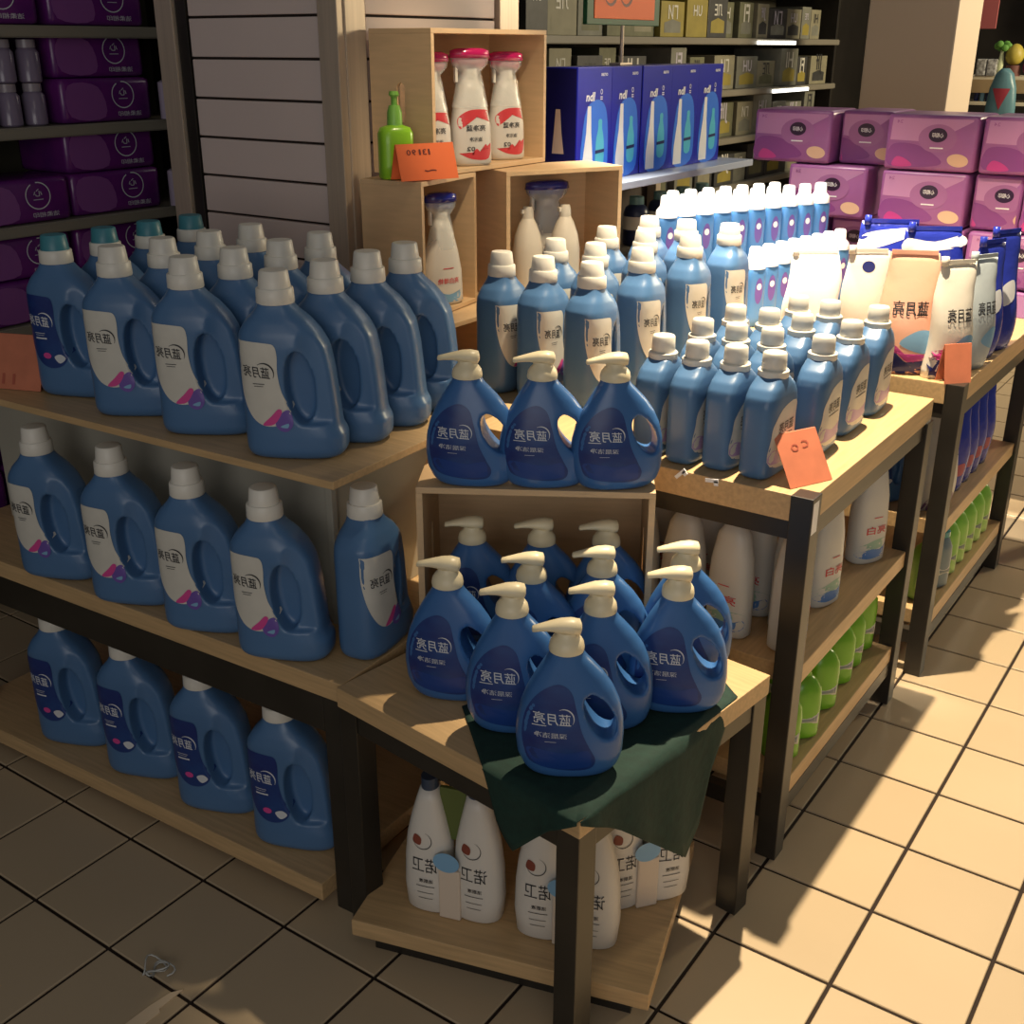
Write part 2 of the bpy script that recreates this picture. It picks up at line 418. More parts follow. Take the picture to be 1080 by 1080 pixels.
def tall_table(x0, x1, y0, y1, zt, label):
    cx, cy = (x0 + x1) / 2, (y0 + y1) / 2
    t = thing('display_table', (cx, cy, 0), 0, label, 'table')
    a, b = (x1 - x0) / 2, (y1 - y0) / 2
    boxo('table_top', (-a, a - .004, -b + .004, b, zt - .05, zt), woody, t)
    for x in (-a, a - .040):
        for y in (-b, b - .044): boxo('leg', (x, x + .042, y, y + .044, 0, zt - .048 if x < 0 or y > 0 else zt + .001), dark, t)
    for z in (zt - .086, .085):
        for y in (-b + .008, b - .034): boxo('rail', (-a + .04, a - .04, y, y + .026, z, z + .036), dark, t, bev=0)
        for x in (-a + .006, a - .032): boxo('rail', (x, x + .026, -b + .04, b - .04, z, z + .036), dark, t, bev=0)
    boxo('middle_shelf', (-a + .01, a - .006, -b + .046, b - .046, .375, .415), woody, t)
    boxo('bottom_shelf', (-a + .01, a - .006, -b + .046, b - .046, .122, .162), woody, t)
    return t
tr = tall_table(-.945, .012, .248, 1.0, .775, 'tall wooden topped display table with dark legs beside the green cloth')
ts_ = tall_table(-.945, .037, 1.135, 1.975, .775, 'second tall display table holding the foil pouches further right')
# paper price strip holders on the legs
for (x, y, z, lab) in ((.0128, .262, .742, 'small white price sticker on the leg of the nearer tall table'), (.0358, 1.150, .742, 'small white price sticker on the leg of the farther tall table')):
    bm = bmesh.new(); box(bm, x, x + .0015, y - .010, y + .016, z - .035, z + .025)
    tag(bobj('price_sticker', bm, whitep), lab, 'sticker')

# low stand under the tissue packs, back stand under the crates
lp = thing('low_platform', (-.55, 2.52, 0), 0, 'low dark platform under the stacked mauve tissue packs', 'platform')
boxo('deck', (-.75, .72, -.30, .30, .60, .638), woody, lp)
for x in (-.74, .67):
    for y in (-.29, .24): leg(lp, x, y, .05, .60)
cb = thing('crate_stand', (-1.12, .86, 0), 0, 'dark stand under the stacked pale wooden crates', 'stand')
boxo('deck', (-.155, .155, -.42, .62, .70, .72), crate_w, cb)
for x in (-.15, .115):
    for y in (-.41, .58): leg(cb, x, y, .035, .70)

# ------------------------------------------------------------------ crates (open side faces local -y)
def crate(name, loc, rotz, wd, ht, dp, label, slots=True, t=.011):
    c = thing(name, loc, rotz, label, 'crate')
    boxo('bottom_panel', (0, wd, 0, dp, 0, t), crate_w, c, bev=.001)
    boxo('top_panel', (0, wd, 0, dp, ht - t, ht), crate_w, c, bev=.001)
    boxo('back_panel', (t, wd - t, dp - t, dp, t, ht - t), crate_w, c, bev=0)
    for x in (0, wd - t):
        bm = bmesh.new(); outer = [(0, t), (dp, t), (dp, ht - t), (0, ht - t)]
        if slots:
            cy, cz, hw, hh = dp * .5, ht * .5, .012, .045
            inner = [(cy + hw * math.cos(a), cz + (hh - hw) * (1 if math.sin(a) > 0 else -1) + hw * math.sin(a)) for a in [2 * PI * (i + .5) / 16 for i in range(16)]]
            ou = []
            for (py, pz) in inner:       # match the outline to the slot vertices
                dy, dz = py - cy, pz - cz; s = min((dp / 2) / abs(dy) if dy else 9e9, (ht / 2 - t) / abs(dz) if dz else 9e9)
                ou.append((cy + dy * s, cz + dz * s))
            # snap the four nearest samples onto the corners
            for co in ((0, t), (dp, t), (dp, ht - t), (0, ht - t)):
                i = min(range(16), key=lambda k: (ou[k][0] - co[0]) ** 2 + (ou[k][1] - co[1]) ** 2); ou[i] = co
            for xx in (x, x + t):
                pass
            A = [[bm.verts.new((xx, q[0], q[1])) for q in ring] for xx in (x, x + t) for ring in (ou, inner)]
            n = 16
            for i in range(n):
                j = (i + 1) % n
                for a, b in ((A[0], A[1]), (A[3], A[2]), (A[1], A[3]), (A[2], A[0])): bm.faces.new((a[i], a[j], b[j], b[i]))
        else: box(bm, x, x + t, 0, dp, t, ht - t)
        bobj('side_panel', bm, crate_w, c)
    return c
c1 = crate('wooden_crate', (-.537, -.167, .501), math.radians(31), .408, .309, .22, 'pale wooden crate on the corner table with three pump bottles inside', slots=True)
# opening towards +x: rotate by +90 deg
crate('wooden_crate', (-1.095, .605, 1.222), math.radians(90), .475, .322, .185, 'topmost pale wooden crate holding the magenta topped spray bottles')
crate('wooden_crate', (-1.062, .515, .900), math.radians(98), .262, .320, .165, 'lower left pale crate with a blue capped spray bottle, below the price card', slots=False)
crate('wooden_crate', (-1.035, .815, .900), math.radians(64), .345, .320, .17, 'lower right pale crate standing askew with wide blue topped spray bottle', slots=False)
crate('wooden_crate', (-1.00, .47, .722), math.radians(90), .33, .176, .20, 'pale wooden crate lying flat beneath the lower left crate', slots=False)
crate('wooden_crate', (-1.00, .84, .722), math.radians(90), .40, .176, .20, 'pale wooden crate lying flat beneath the askew lower right crate', slots=False)

# ------------------------------------------------------------------ big jug
def jug_tab():
    return [(z, a, b * .94, c) for z, a, b, c in [(0, -.052, .098, .036), (.005, -.059, .108, .042), (.014, -.063, .114, .046), (.040, -.0635, .115, .047), (.056, -.063, .106, .046), (.10, -.0635, .102, .046),
            (.15, -.063, .097, .046), (.19, -.0635, .089, .046), (.212, -.062, .076, .044), (.232, -.050, .058, .038), (.246, -.036, .040, .031), (.258, -.028, .028, .027), (.264, -.027, .027, .027)]]
JUG = None
def jug_mesh():
    global JUG
    if JUG is None:
        bm = body_from(jug_tab(), p=3.2)
        cut = []
        for y0, y1 in ((-.2, -.010), (.010, .2)):      # deep grip recess from both sides, a web left between
            c = bmesh.new(); prism(c, ell(.040, .124, .023, .062, 28, .08), y0, y1); cut.append(c)
        # thin the grip: shave front and back of the handle side
        for s in (-1, 1):
            c = bmesh.new(); loft(c, [sring(.082, s * .076, .058, .048, z, 28, 2) for z in (.062, .225)]); cut.append(c)
        JUG = bake(bm, cut, voxel=.0032, smooth=9, dec=.4); JUG.materials.append(blue)
    return JUG
def jug_cap(t, capm=white, ring=white):
    o = lathe('collar', [(.258, .0305), (.260, .0315), (.281, .0305), (.283, .029)], ring, t)
    c = lathe('cap', [(.283, .0265), (.284, .0265), (.309, .0235), (.311, .0215)], capm, t); return c
LABEL_OUT = [(-.061, .196), (-.055, .202), (-.010, .200), (.004, .196), (.008, .180), (.007, .150), (.012, .118), (.024, .090), (.020, .074), (.004, .062), (-.020, .060), (-.040, .072), (-.054, .100), (-.060, .14)]
def build_jug(kind, cap):
    t = thing('detergent_jug')
    b = link('body', jug_mesh(), None, t)
    jug_cap(t, *( (tealc, white) if cap == 'teal' else (white, white)))
    pr = projector(jug_mesh(), .0006)
    if kind == 'white':
        lb = patch('label', pr, LABEL_OUT, labelw, t, rings=9, extra=.0004)
        lettering('lettering', pr, [(BRAND, -.029, .152, .046, .019, dict(shear=.15, tilt=-.08))], ink, lb, extra=.0011, arc=(-.016, .150, .017, math.radians(125), math.radians(-25), .0012),
                  bars=((-.026, .132, .020, .0012), (-.026, .128, .016, .001)))
        patch('pink_ribbon', pr, [(-.024, .062), (-.004, .064), (.010, .085), (.004, .090), (-.008, .078)], pink, lb, extra=.0011, rings=4)
        patch('violet_badge', pr, [(-.002, .066), (.010, .084), (.022, .088), (.028, .066), (.018, .052), (.004, .054)], violet, lb, extra=.0010, rings=4)
        patch('badge_highlight', pr, [(.006, .060), (.020, .066), (.018, .058)], paleblue, lb, extra=.0016, rings=2)
    else:
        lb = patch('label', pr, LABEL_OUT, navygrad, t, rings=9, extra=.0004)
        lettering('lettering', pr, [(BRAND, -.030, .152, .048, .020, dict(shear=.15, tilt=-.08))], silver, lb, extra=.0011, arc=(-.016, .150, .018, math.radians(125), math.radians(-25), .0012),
                  bars=((-.030, .128, .024, .0010), (-.030, .124, .020, .0008), (-.028, .118, .026, .003)))
        patch('magenta_flower', pr, ell(-.020, .084, .009, .006), pink, lb, extra=.0011, rings=2)
        patch('silver_swoosh', pr, [(-.004, .082), (.010, .088), (.020, .080), (.006, .070)], silver, lb, extra=.0011, rings=2)
    return t
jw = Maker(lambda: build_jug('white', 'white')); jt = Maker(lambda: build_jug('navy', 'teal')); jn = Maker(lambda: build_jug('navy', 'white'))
r25 = math.radians(24)
cols = (-.74, -.95, -1.15, -1.375); rows = (-.262, -.148, -.038, .072)
colw = ('right end', 'second column from the right', 'second column from the left', 'far left teal capped')
depth = ('front row', 'second row', 'third row', 'back row')
for ci, x in enumerate(cols):
    for ri, y in enumerate(rows):
        if ci == 3:
            lab = 'teal capped blue jug at the left end of the top board, ' + ('in front' if ri == 0 else 'behind, ' + depth[ri])
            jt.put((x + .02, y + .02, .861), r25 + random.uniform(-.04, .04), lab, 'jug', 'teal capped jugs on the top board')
        else:
            lab = 'large blue detergent jug on the left top board, %s, %s' % (('rightmost column', 'second column from right', 'third column from right')[ci], depth[ri])
            jw.put((x - .004 + random.uniform(-.006, .006) + (.005 if ci == 0 else 0), y, .861), r25 + (math.radians(8) if ri == 0 else 0) + random.uniform(-.04, .04), lab, 'jug', 'white capped jugs on the top board')
mids = (('leftmost', -1.358, -.346, 22), ('second from left', -1.140, -.335, 24), ('third from left', -.935, -.328, 24), ('fourth from left', -.744, -.322, 24))
for n_, x, y, a in mids:
    jw.put((x, y, .501), math.radians(a), 'blue detergent jug with white label on the middle shelf, ' + n_, 'jug', 'jugs on the middle shelf', scale=(1, 1, 1.01))
jw.put((-.612, -.215, .501), math.radians(101), 'blue jug turned sideways at the right end of the middle shelf', 'jug', 'jugs on the middle shelf')
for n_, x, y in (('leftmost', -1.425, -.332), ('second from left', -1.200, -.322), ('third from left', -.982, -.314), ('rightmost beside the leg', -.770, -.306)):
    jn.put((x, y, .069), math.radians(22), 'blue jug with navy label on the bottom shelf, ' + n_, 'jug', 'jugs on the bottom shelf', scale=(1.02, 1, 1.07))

# tall jugs standing behind the small bottles (turned to face right)
for i, x in enumerate((-.605, -.728, -.838)):
    for j, y in enumerate((.485, .705, .945, 1.185)):
        if y > 1.1: y = 1.20
        if j == 3 and i == 0: pass
        lab = 'tall blue detergent jug behind the small bottles, %s lane, %s' % (('right', 'middle', 'left')[i], ('nearest', 'second', 'third', 'farthest')[j])
        s = 1
        jw.put((x, y + .03 if j < 3 else y, .776), math.radians(90) + random.uniform(-.05, .05), lab, 'jug', 'tall jugs behind the small bottles', scale=(.92, 1.04, 1))

# ------------------------------------------------------------------ pump bottle
PUMP = None; ZK = 1.09
def pump_mesh():
    global PUMP
    if PUMP is None:
        tab = [(0, -.040, .058, .024), (.005, -.052, .068, .030), (.014, -.060, .077, .034), (.032, -.068, .083, .037), (.060, -.071, .0845, .038), (.085, -.069, .083, .037), (.11, -.063, .077, .034),
               (.132, -.054, .067, .030), (.152, -.043, .053, .026), (.168, -.033, .038, .023), (.180, -.025, .026, .021), (.190, -.022, .022, .0205)]
        tab = [(z * ZK, a, b, c) for z, a, b, c in tab]
        PUMP = bake(body_from(tab, p=2.3), [ell_cutter(.048, .104, .018, .040, .46)], voxel=.0028, smooth=7, dec=.45); PUMP.materials.append(pumpblue)
    return PUMP
def build_pump():
    t = thing('pump_bottle'); link('body', pump_mesh(), None, t)
    lathe('collar', [(.184 + .017 + (z - .184) * .80, r) for z, r in [(.184, .0220), (.186, .0245), (.192, .0250), (.203, .0235), (.211, .0195), (.216, .0155), (.224, .0145)]], cream, t)
    bm = bmesh.new(); R = []
    for x, zc, hw, hh in ((.0205, .228, .005, .005), (.018, .2285, .0135, .0110), (.006, .2295, .0160, .0125), (-.008, .2305, .0150, .0105), (-.022, .2300, .0120, .0072), (-.036, .2275, .0090, .0052), (-.047, .2245, .0070, .0046), (-.0485, .224, .003, .002)):
        zc = .201 + (zc - .184) * .80 + .002; R.append([Vector((x, hw * math.cos(a), zc + hh * math.sin(a))) for a in [2 * PI * k / 16 for k in range(16)]])
    loft(bm, R); bobj('nozzle', bm, cream, t, smooth=True)
    pr0 = projector(pump_mesh(), .0006); pr = lambda x, z, e=0: pr0(x, z * ZK, e)
    lb = patch('label', pr, [(-.012, .146), (-.036, .134), (-.055, .108), (-.062, .075), (-.058, .045), (-.046, .026), (0, .018), (.034, .020), (.042, .034), (.034, .052), (.022, .078), (.014, .110), (.006, .136)], navygrad, t)
    lettering('lettering', pr, [(BRAND, -.020, .098, .052, .017, dict(shear=.12, tilt=-.05, bold=.006)), ('深层洁净', -.022, .074, .046, .008, dict(bold=0, tilt=-.05))], silver, lb, extra=.0007,
              arc=(-.004, .098, .0145, math.radians(115), math.radians(-30), .0008), bars=((-.022, .064, .016, .0006), (-.038, .088, .020, .0012)))
    patch('lower_print', pr, [(-.054, .052), (.0, .046), (.030, .050), (.036, .034), (.030, .023), (-.02, .021), (-.044, .028)], mat('royal_print', (.012, .05, .24), .35), lb, extra=.0004, rings=3)
    return t
pm = Maker(build_pump); PS = (1.035, 1, 1.0)
G1 = 'pump bottles on the corner table'
for lab, x, y, a in (('blue pump bottle foremost on the green cloth', -.124, -.336, 35), ('blue pump bottle left behind the foremost, partly on cloth', -.254, -.286, 34),
                     ('blue pump bottle directly behind the foremost one', -.146, -.204, 36), ('leftmost blue pump bottle on bare wood of corner table', -.397, -.262, 27),
                     ('blue pump bottle at the right edge of the corner table', -.073, -.088, 33), ('blue pump bottle in the middle, ahead of the crate opening', -.308, -.152, 33),
                     ('blue pump bottle right of middle, ahead of the crate opening', -.222, -.070, 36), ('rearmost right blue pump bottle outside the crate', -.117, .028, 35)):
    pm.put((x, y, .5035 if 'cloth' in lab or 'right' in lab or 'foremost' in lab else .501), math.radians(a), lab, 'bottle', G1, scale=(1.035, 1, .96 if y > -.17 and 'right edge' not in lab else 1))
ud, nd = Vector((math.cos(math.radians(31)), math.sin(math.radians(31)))), Vector((-math.sin(math.radians(31)), math.cos(math.radians(31))))
for k_, (lab, u) in enumerate((('left', .083), ('middle', .205), ('right', .318))):
    p = Vector((-.537, -.167)) + ud * (u + .010) + nd * .030
    pm.put((p.x, p.y, .513), math.radians(36), 'shaded blue pump bottle inside the crate, ' + lab, 'bottle', 'pump bottles inside the crate', scale=(1, 1, .93))
for k_, (lab, u, a) in enumerate((('left', .080, 30), ('middle', .205, 37), ('right', .325, 44))):
    p = Vector((-.537, -.167)) + ud * (u + .008) + nd * .030
    pm.put((p.x, p.y, .811), math.radians(a), 'blue pump bottle standing on top of the crate, ' + lab, 'bottle', 'pump bottles on top of the crate', scale=(1.02, 1, .925))

# ------------------------------------------------------------------ small laundry bottles on the tall table
SM = None
def small_mesh():
    global SM
    if SM is None:
        tab = [(0, -.058, .058, .026), (.004, -.063, .063, .031), (.012, -.066, .066, .033), (.135, -.065, .065, .033), (.150, -.061, .061, .032), (.165, -.050, .050, .030), (.176, -.034, .034, .027), (.184, -.025, .025, .024)]
        SM = bake(body_from(tab, p=4), [], voxel=.0035, smooth=5, dec=.4); SM.materials.append(blue)
    return SM
def build_small():
    t = thing('laundry_bottle'); link('body', small_mesh(), None, t)
    lathe('collar', [(.180, .0265), (.182, .0280), (.192, .0280), (.194, .026)], white, t)
    lathe('cap', [(.194, .0215), (.196, .0225), (.222, .0215), (.2245, .0195)], white, t)
    pr = projector(small_mesh(), .0006)
    lb = patch('label', pr, [(-.050, .026), (.050, .026), (.052, .125), (-.010, .132), (-.044, .108), (-.052, .080)], labelw, t, smooth=True)
    lettering('lettering', pr, [(BRAND, 0, .094, .060, .020, dict(bold=.01))], ink, lb, extra=.0007, bars=((0, .078, .055, .002),))
    patch('blush_print', pr, [(-.050, .030), (.048, .030), (.050, .052), (.0, .046), (-.046, .056)], mat('lilac_print', (.42, .28, .50), .4), lb, extra=.0004, rings=3)
    return t
sm = Maker(build_small)
lanes = (('outermost', -.118), ('second', -.194), ('third', -.268), ('innermost', -.342))
rowsy = ((.345, 'nearest'), (.510, 'second'), (.672, 'third'), (.835, 'farthest'))
for ln, x in lanes:
    for y, rn in rowsy:
        dx = .028 if (ln == 'outermost' and y > .4) else 0
        if y > .8 and ln in ('innermost',): continue
        sm.put((x + dx, y + random.uniform(-.006, .006), .776), math.radians(90) + random.uniform(-.07, .07),
               'small blue bottle on the tall table, %s lane, %s row' % (ln, rn), 'bottle', 'small bottles on the tall table')

# ------------------------------------------------------------------ slim bottles in two tiers on the second tall table
def build_slim():
    t = thing('slim_bottle')
    bm = body_from([(0, -.026, .026, .022), (.004, -.031, .031, .026), (.150, -.031, .031, .026), (.165, -.027, .027, .024), (.176, -.016, .016, .016), (.182, -.013, .013, .013)], n=24, step=.02, p=3)
    b = bobj('body', bm, bluelt, t, smooth=True)
    lathe('cap', [(.160, .0305), (.178, .0290), (.186, .022), (.190, .0190), (.214, .0175), (.218, .0145)], whitep, t, n=20)
    pr = projector(b.data, .0006)
    lb = patch('label', pr, ell(0, .100, .013, .036), violet, t, rings=3)
    patch('badge', pr, ell(0, .112, .008, .009), whitep, lb, extra=.0005, rings=2)
    return t
sl = Maker(build_slim)
r_ = boxo('tier_riser', (-.075, .045, -.31, .31, 0, .128), plinthm); r_.location = (-.845, 1.60, .776); r_.rotation_euler[2] = math.radians(-22)
r_.location = (-.768, 1.645, .776)
tag(r_, 'pale riser block lifting the back rows of slim bottles', 'riser')
d_ = Vector((math.sin(math.radians(22)), math.cos(math.radians(22))))
for k_ in range(10):
    p = Vector((-.868, 1.355)) + d_ * (.068 * k_)
    if p.y < 1.965: sl.put((p.x, p.y, .905), math.radians(58), 'slim light blue bottle in the front row on the riser, number %s from the left' % ('one two three four five six seven eight nine ten'.split()[k_]), 'bottle', 'slim bottles on the riser')
for k_ in range(7):
    p = Vector((-.868, 1.355)) + d_ * (.068 * k_ + .10) + Vector((-.078, .02))
    if p.y < 1.93: sl.put((p.x, p.y, .905), math.radians(58), 'slim light blue bottle in the back row on the riser, %s from the left' % ('first second third fourth fifth sixth seventh'.split()[k_]), 'bottle', 'slim bottles on the riser')
d2 = Vector((math.sin(math.radians(9.5)), math.cos(math.radians(9.5))))
for k_ in range(8):
    p = Vector((-.630, 1.44)) + d2 * (.066 * k_)
    sl.put((p.x, p.y, .776), math.radians(62), 'slim light blue bottle in the lower tier, %s from the left' % ('first second third fourth fifth sixth seventh eighth'.split()[k_]), 'bottle', 'slim bottles in the lower tier')

# ------------------------------------------------------------------ foil pouches
def pouch(name, loc, rotz, wd, ht, dp, m, label, prints=(), group=None, spout=True, lean=0, txt=None):
    t = thing(name, loc, rotz, label, 'pouch', group)
    bm = bmesh.new(); n = 28; rings = []
    for i in range(15):
        u = i / 14; z = ht * u
        hw = wd / 2 * (1 - .16 * max(0, u - .72) / .28 if u > .72 else 1) * (1 + .03 * math.sin(u * 7))
        hd = dp / 2 * (1 - .25 * (1 - min(u / .1, 1))) * (math.cos(u * PI / 2) ** .75 if u < 1 else 0) + .0012
        rings.append(sring(lean * u * u + .004 * math.sin(u * 9 + wd * 50), .005 * math.sin(u * 6 + ht * 30), hw, hd, z, n, 2.2 if u < .8 else 3))
    loft(bm, rings)
    if spout:
        loft(bm, [[Vector((-wd * .36 + .009 * math.cos(a) + lean, .009 * math.sin(a), z)) for a in [2 * PI * k / 10 for k in range(10)]] for z in (ht * .97, ht * 1.05)])
    b = bobj('bag', bm, m, t, smooth=True)
    pr = projector(b.data, .0008)
    for nm, pts, mm in prints: patch(nm, pr, [(x * wd, z * ht) for x, z in pts], mm, b, rings=4)
    if txt: lettering('lettering', pr, [(txt, wd * .03, ht * .56, wd * .62, ht * .12)], ink, b, extra=.0012)
    boxo('top_seal', (-wd * .40 + lean, wd * .40 + lean, -.0016, .0016, ht * .985, ht * 1.02), m, t, bev=0)
    return t
basep = [('dark_base_print', [(-.46, .02), (.46, .02), (.47, .13), (.1, .10), (-.2, .20), (-.46, .16)], navy), ('magenta_wave', [(-.46, .17), (-.2, .21), (.1, .11), (.46, .14), (.46, .18), (.1, .16), (-.2, .26), (-.46, .24)], magenta),
         ('teal_glow', [(-.1, .27), (.3, .19), (.46, .22), (.46, .36), (.2, .38)], paleblue)]
pouch('foil_pouch', (-.128, 1.185, .776), math.radians(22), .130, .285, .075, pouchp, 'peach and white foil refill pouch at the front corner of the farther table', basep, txt=BRAND, spout=False)
pouch('foil_pouch', (-.030, 1.205, .776), math.radians(48), .105, .270, .07, pouchw, 'cream white foil pouch beside the peach one, behind an orange card', basep, txt=BRAND)
pouch('foil_pouch', (.000, 1.320, .776), math.radians(62), .100, .270, .065, pouchg, 'grey blue foil pouch third along the table edge', basep[2:], txt=BRAND)
pouch('foil_pouch', (-.010, 1.430, .776), math.radians(66), .11, .290, .07, blind, 'glossy dark blue pouch directly behind the grey blue one', [('silver_print', [(-.2, .4), (.2, .45), (.2, .6), (-.2, .55)], silver)])
pouch('foil_pouch', (-.005, 1.545, .776), math.radians(64), .12, .300, .07, blind, 'glossy dark blue pouch farthest along the table edge', [('silver_print', [(-.2, .4), (.2, .45), (.2, .6), (-.2, .55)], silver)])
pouch('foil_pouch', (-.150, 1.420, .776), math.radians(30), .16, .310, .08, blind, 'wide blue pouch with white band behind the cream pouch', [('white_band', [(-.42, .82), (.42, .86), (.42, .95), (0, .9), (-.42, .92)], whitep), ('emblem', [(-.1, .5), (.1, .5), (.12, .65), (-.1, .68)], silver)])
pouch('foil_pouch', (-.290, 1.520, .776), math.radians(26), .17, .305, .08, blind, 'wide blue pouch with a white swoosh behind the peach pouch', [('white_band', [(-.42, .75), (.40, .90), (.42, .95), (-.1, .93), (-.42, .88)], whitep), ('peach_panel', [(-.4, .3), (-.1, .3), (-.12, .7), (-.4, .66)], peach)])
pouch('foil_pouch', (-.262, 1.270, .776), math.radians(34), .115, .265, .07, pouchw, 'cream pouch between the slim bottles and the peach pouch', [('dark_emblem', ell(.0, .86, .14, .05), navy)])
pouch('foil_pouch', (-.415, 1.320, .776), math.radians(38), .145, .240, .07, mat('bright_white_pouch', (.84, .84, .82), .3, bump=.3, nscale=14), 'bright white pouch in front of the lower tier of slim bottles', [('pink_print', [(-.36, .1), (.2, .1), (.2, .16), (-.36, .18)], mat('pale_pink_print', (.75, .5, .5), .4))])

# ------------------------------------------------------------------ mauve tissue packs
def tissue(x0, x1, y0, z0, h, dp, label, off=0, full=True):
    wd = x1 - x0
    t = thing('tissue_pack', ((x0 + x1) / 2, y0, z0), 0, label, 'tissue pack', 'mauve tissue packs in the stack')
    bm = bmesh.new(); box(bm, -wd / 2 + .001, wd / 2 - .001, 0, dp, .001, h - .001, bev=.012); bobj('wrap', bm, mauve, t, smooth=True)
    fp = flatproj(-.0006); s = h / .168
    S = lambda pts: [(max(-wd / 2 + .010, min(wd / 2 - .010, x + off)), z * s) for x, z in pts]
    patch('pale_panel', fp, S([(-.125, .090), (-.03, .088), (.03, .100), (.120, .150), (.120, .156), (-.122, .156)]), mauvelt, t, rings=1, k=1, smooth=False)
    patch('plum_wave', fp, S([(-.122, .070), (-.08, .082), (-.02, .070), (.04, .030), (.0, .014), (-.122, .014)]), mauvedk, t, rings=1)
    patch('magenta_splash', fp, S([(-.110, .012), (-.10, .040), (-.07, .034), (-.05, .014)]), magenta, t, extra=.0005, rings=1)
    if full:
        r = patch('logo_ring', fp, S(ell(.02, .098, .058, .042)), mat('ring_print', (.36, .14, .34), .35), t, extra=.0006, rings=1)
        patch('logo_oval', fp, S(ell(.020, .108, .028, .021)), mat('logo_black', (.03, .01, .04), .3), r, extra=.0012, rings=1)
        lettering('logo_lettering', fp, [('心相印', .020 + off, .108 * s, .034, .014 * s, dict(bold=.01))], whitep, r, extra=.0018, bars=((.02 + off, .070 * s, .04, .004),))
    patch('peach_oval', fp, S(ell(.088, .036, .032, .019, tilt=-.1)), peach, t, extra=.0008, rings=1)
    lettering('corner_lettering', fp, [('24', -.100 + off, .145 * s, .018, .010)], mauve, t, extra=.0012)
    return t
Z0, TH = .6385, .1695
rown = ('bottom', 'second', 'third', 'top')
for r in range(4):
    z = Z0 + r * TH
    if r in (3, 1): spec = ((-1.005, -.735, 2.235, 'first from left', 0, True), (-.728, -.556, 2.30, 'narrow second from left', -.02, True), (-.545, -.266, 2.20, 'third from left', 0, True), (-.258, .02, 2.21, 'fourth from left', 0, True))
    else: spec = ((-.870, -.600, 2.235, 'first from left', 0, True), (-.545, -.275, 2.20, 'second from left', 0, True), (-.266, -.12, 2.235, 'narrow third from left', .0, True), (-.115, .16, 2.21, 'fourth from left', -.02, True))
    for x0, x1, y, n_, off, full in spec:
        tissue(x0, x1, y, z, TH - .002, .24, 'mauve tissue pack, %s row of the stack, %s' % (rown[r], n_), off, full)
# carton-coloured end strips between the packs, as in the stack
# ------------------------------------------------------------------ blue boxes on the blue-white shelf
sh = thing('wall_shelf', (-1.41, 1.92, 0), 0, 'blue white shelf carrying the royal blue boxes', 'shelf')
boxo('shelf_board', (-.21, .21, -.66, .78, 1.084, 1.107), blueshelf, sh)
for y in (-.62, .10, .70): boxo('bracket_post', (-.20, -.16, y, y + .04, 0, 1.084), metal, sh)
boxo('lower_board', (-.21, .15, -.62, .74, .83, .85), shelfm, sh)
boxo('back_panel', (-.215, -.205, -.62, .74, .10, 1.08), mat('dark_panel', (.06, .04, .03), .7), sh)
def build_bbox():
    wd, ht, dp = .205, .340, .145
    t = thing('blue_box')
    boxo('carton', (0, wd, 0, dp, 0, ht), boxblue, t, bev=.002)
    fp = flatproj(-.0006)
    gl = patch('glow_print', fp, [(.030, .016), (.170, .016), (.188, .12), (.170, .22), (.11, .245), (.045, .20)], boxglow, t, rings=1)
    patch('white_bottle_print', fp, [(.034, .010), (.096, .010), (.094, .08), (.084, .15), (.080, .228), (.060, .228), (.054, .15), (.036, .07)], whitep, gl, extra=.0006, rings=1, k=1, smooth=False)
    patch('teal_bottle_print', fp, [(.115, .05), (.160, .05), (.162, .12), (.150, .16), (.148, .185), (.128, .185), (.126, .16), (.114, .12)], mat('cyan_print', (.10, .55, .75), .3), gl, extra=.0006, rings=1)
    patch('dark_band_print', fp, [(.11, .085), (.165, .088), (.165, .098), (.11, .095)], navy, gl, extra=.0012, rings=1, k=1, smooth=False)
    lettering('lettering', fp, [('ndl', .075, .255, .050, .026, dict(mirror=False, bold=.03, shear=.2)), ('O', .140, .268, .014, .016), ('=', .140, .250, .014, .009), ('onae', .155, .318, .040, .009), ('lllull', .055, .022, .030, .005)], whitep, t, extra=.0012)
    # side panel print (left side)
    bm = bmesh.new(); box(bm, -.0012, 0, .004, dp - .004, .004, ht - .004); sd = bobj('side_panel', bm, boxnavy, t)
    bm = bmesh.new(); prism(bm, [(.045, .09), (.088, .09), (.082, .15), (.076, .22), (.060, .22), (.054, .15)], -.0006, 0)
    for v in bm.verts: v.co = Vector((-.0012 + v.co.y - .0002, v.co.x, v.co.z))
    bobj('bottle_print', bm, peach, sd)
    return t
bb = Maker(build_bbox)
for k_ in range(5):
    bb.put((-1.285 - .004 * k_, 1.545 + k_ * .212, 1.108), math.radians(90) + (.03 if k_ == 1 else 0), 'royal blue box with white bottle picture, %s of five on the shelf' % ('nearest', 'second', 'middle', 'fourth', 'farthest')[k_], 'box', 'royal blue boxes on the shelf')
# dark jars under it
def build_dark():
    t = thing('dark_bottle')
    lathe('body', [(0, .040), (.005, .045), (.11, .045), (.13, .038), (.14, .024)], mat('dark_blue_glass', (.01, .02, .07), .3), t)
    lathe('cap', [(.14, .026), (.165, .026), (.167, .024)], mat('teal_lid', (.12, .25, .26), .4), t)
    lathe('paper_band', [(.055, .0456), (.10, .0456)], labelw, t); return t
dk = Maker(build_dark)
for k_, y in enumerate((2.08, 2.26, 2.44, 2.60)):
    dk.put((-1.36, y, .851), 0, 'dark blue jar with pale band under the blue white shelf, %s' % ('nearest', 'second', 'third', 'farthest')[k_], 'jar', 'dark jars under the shelf')

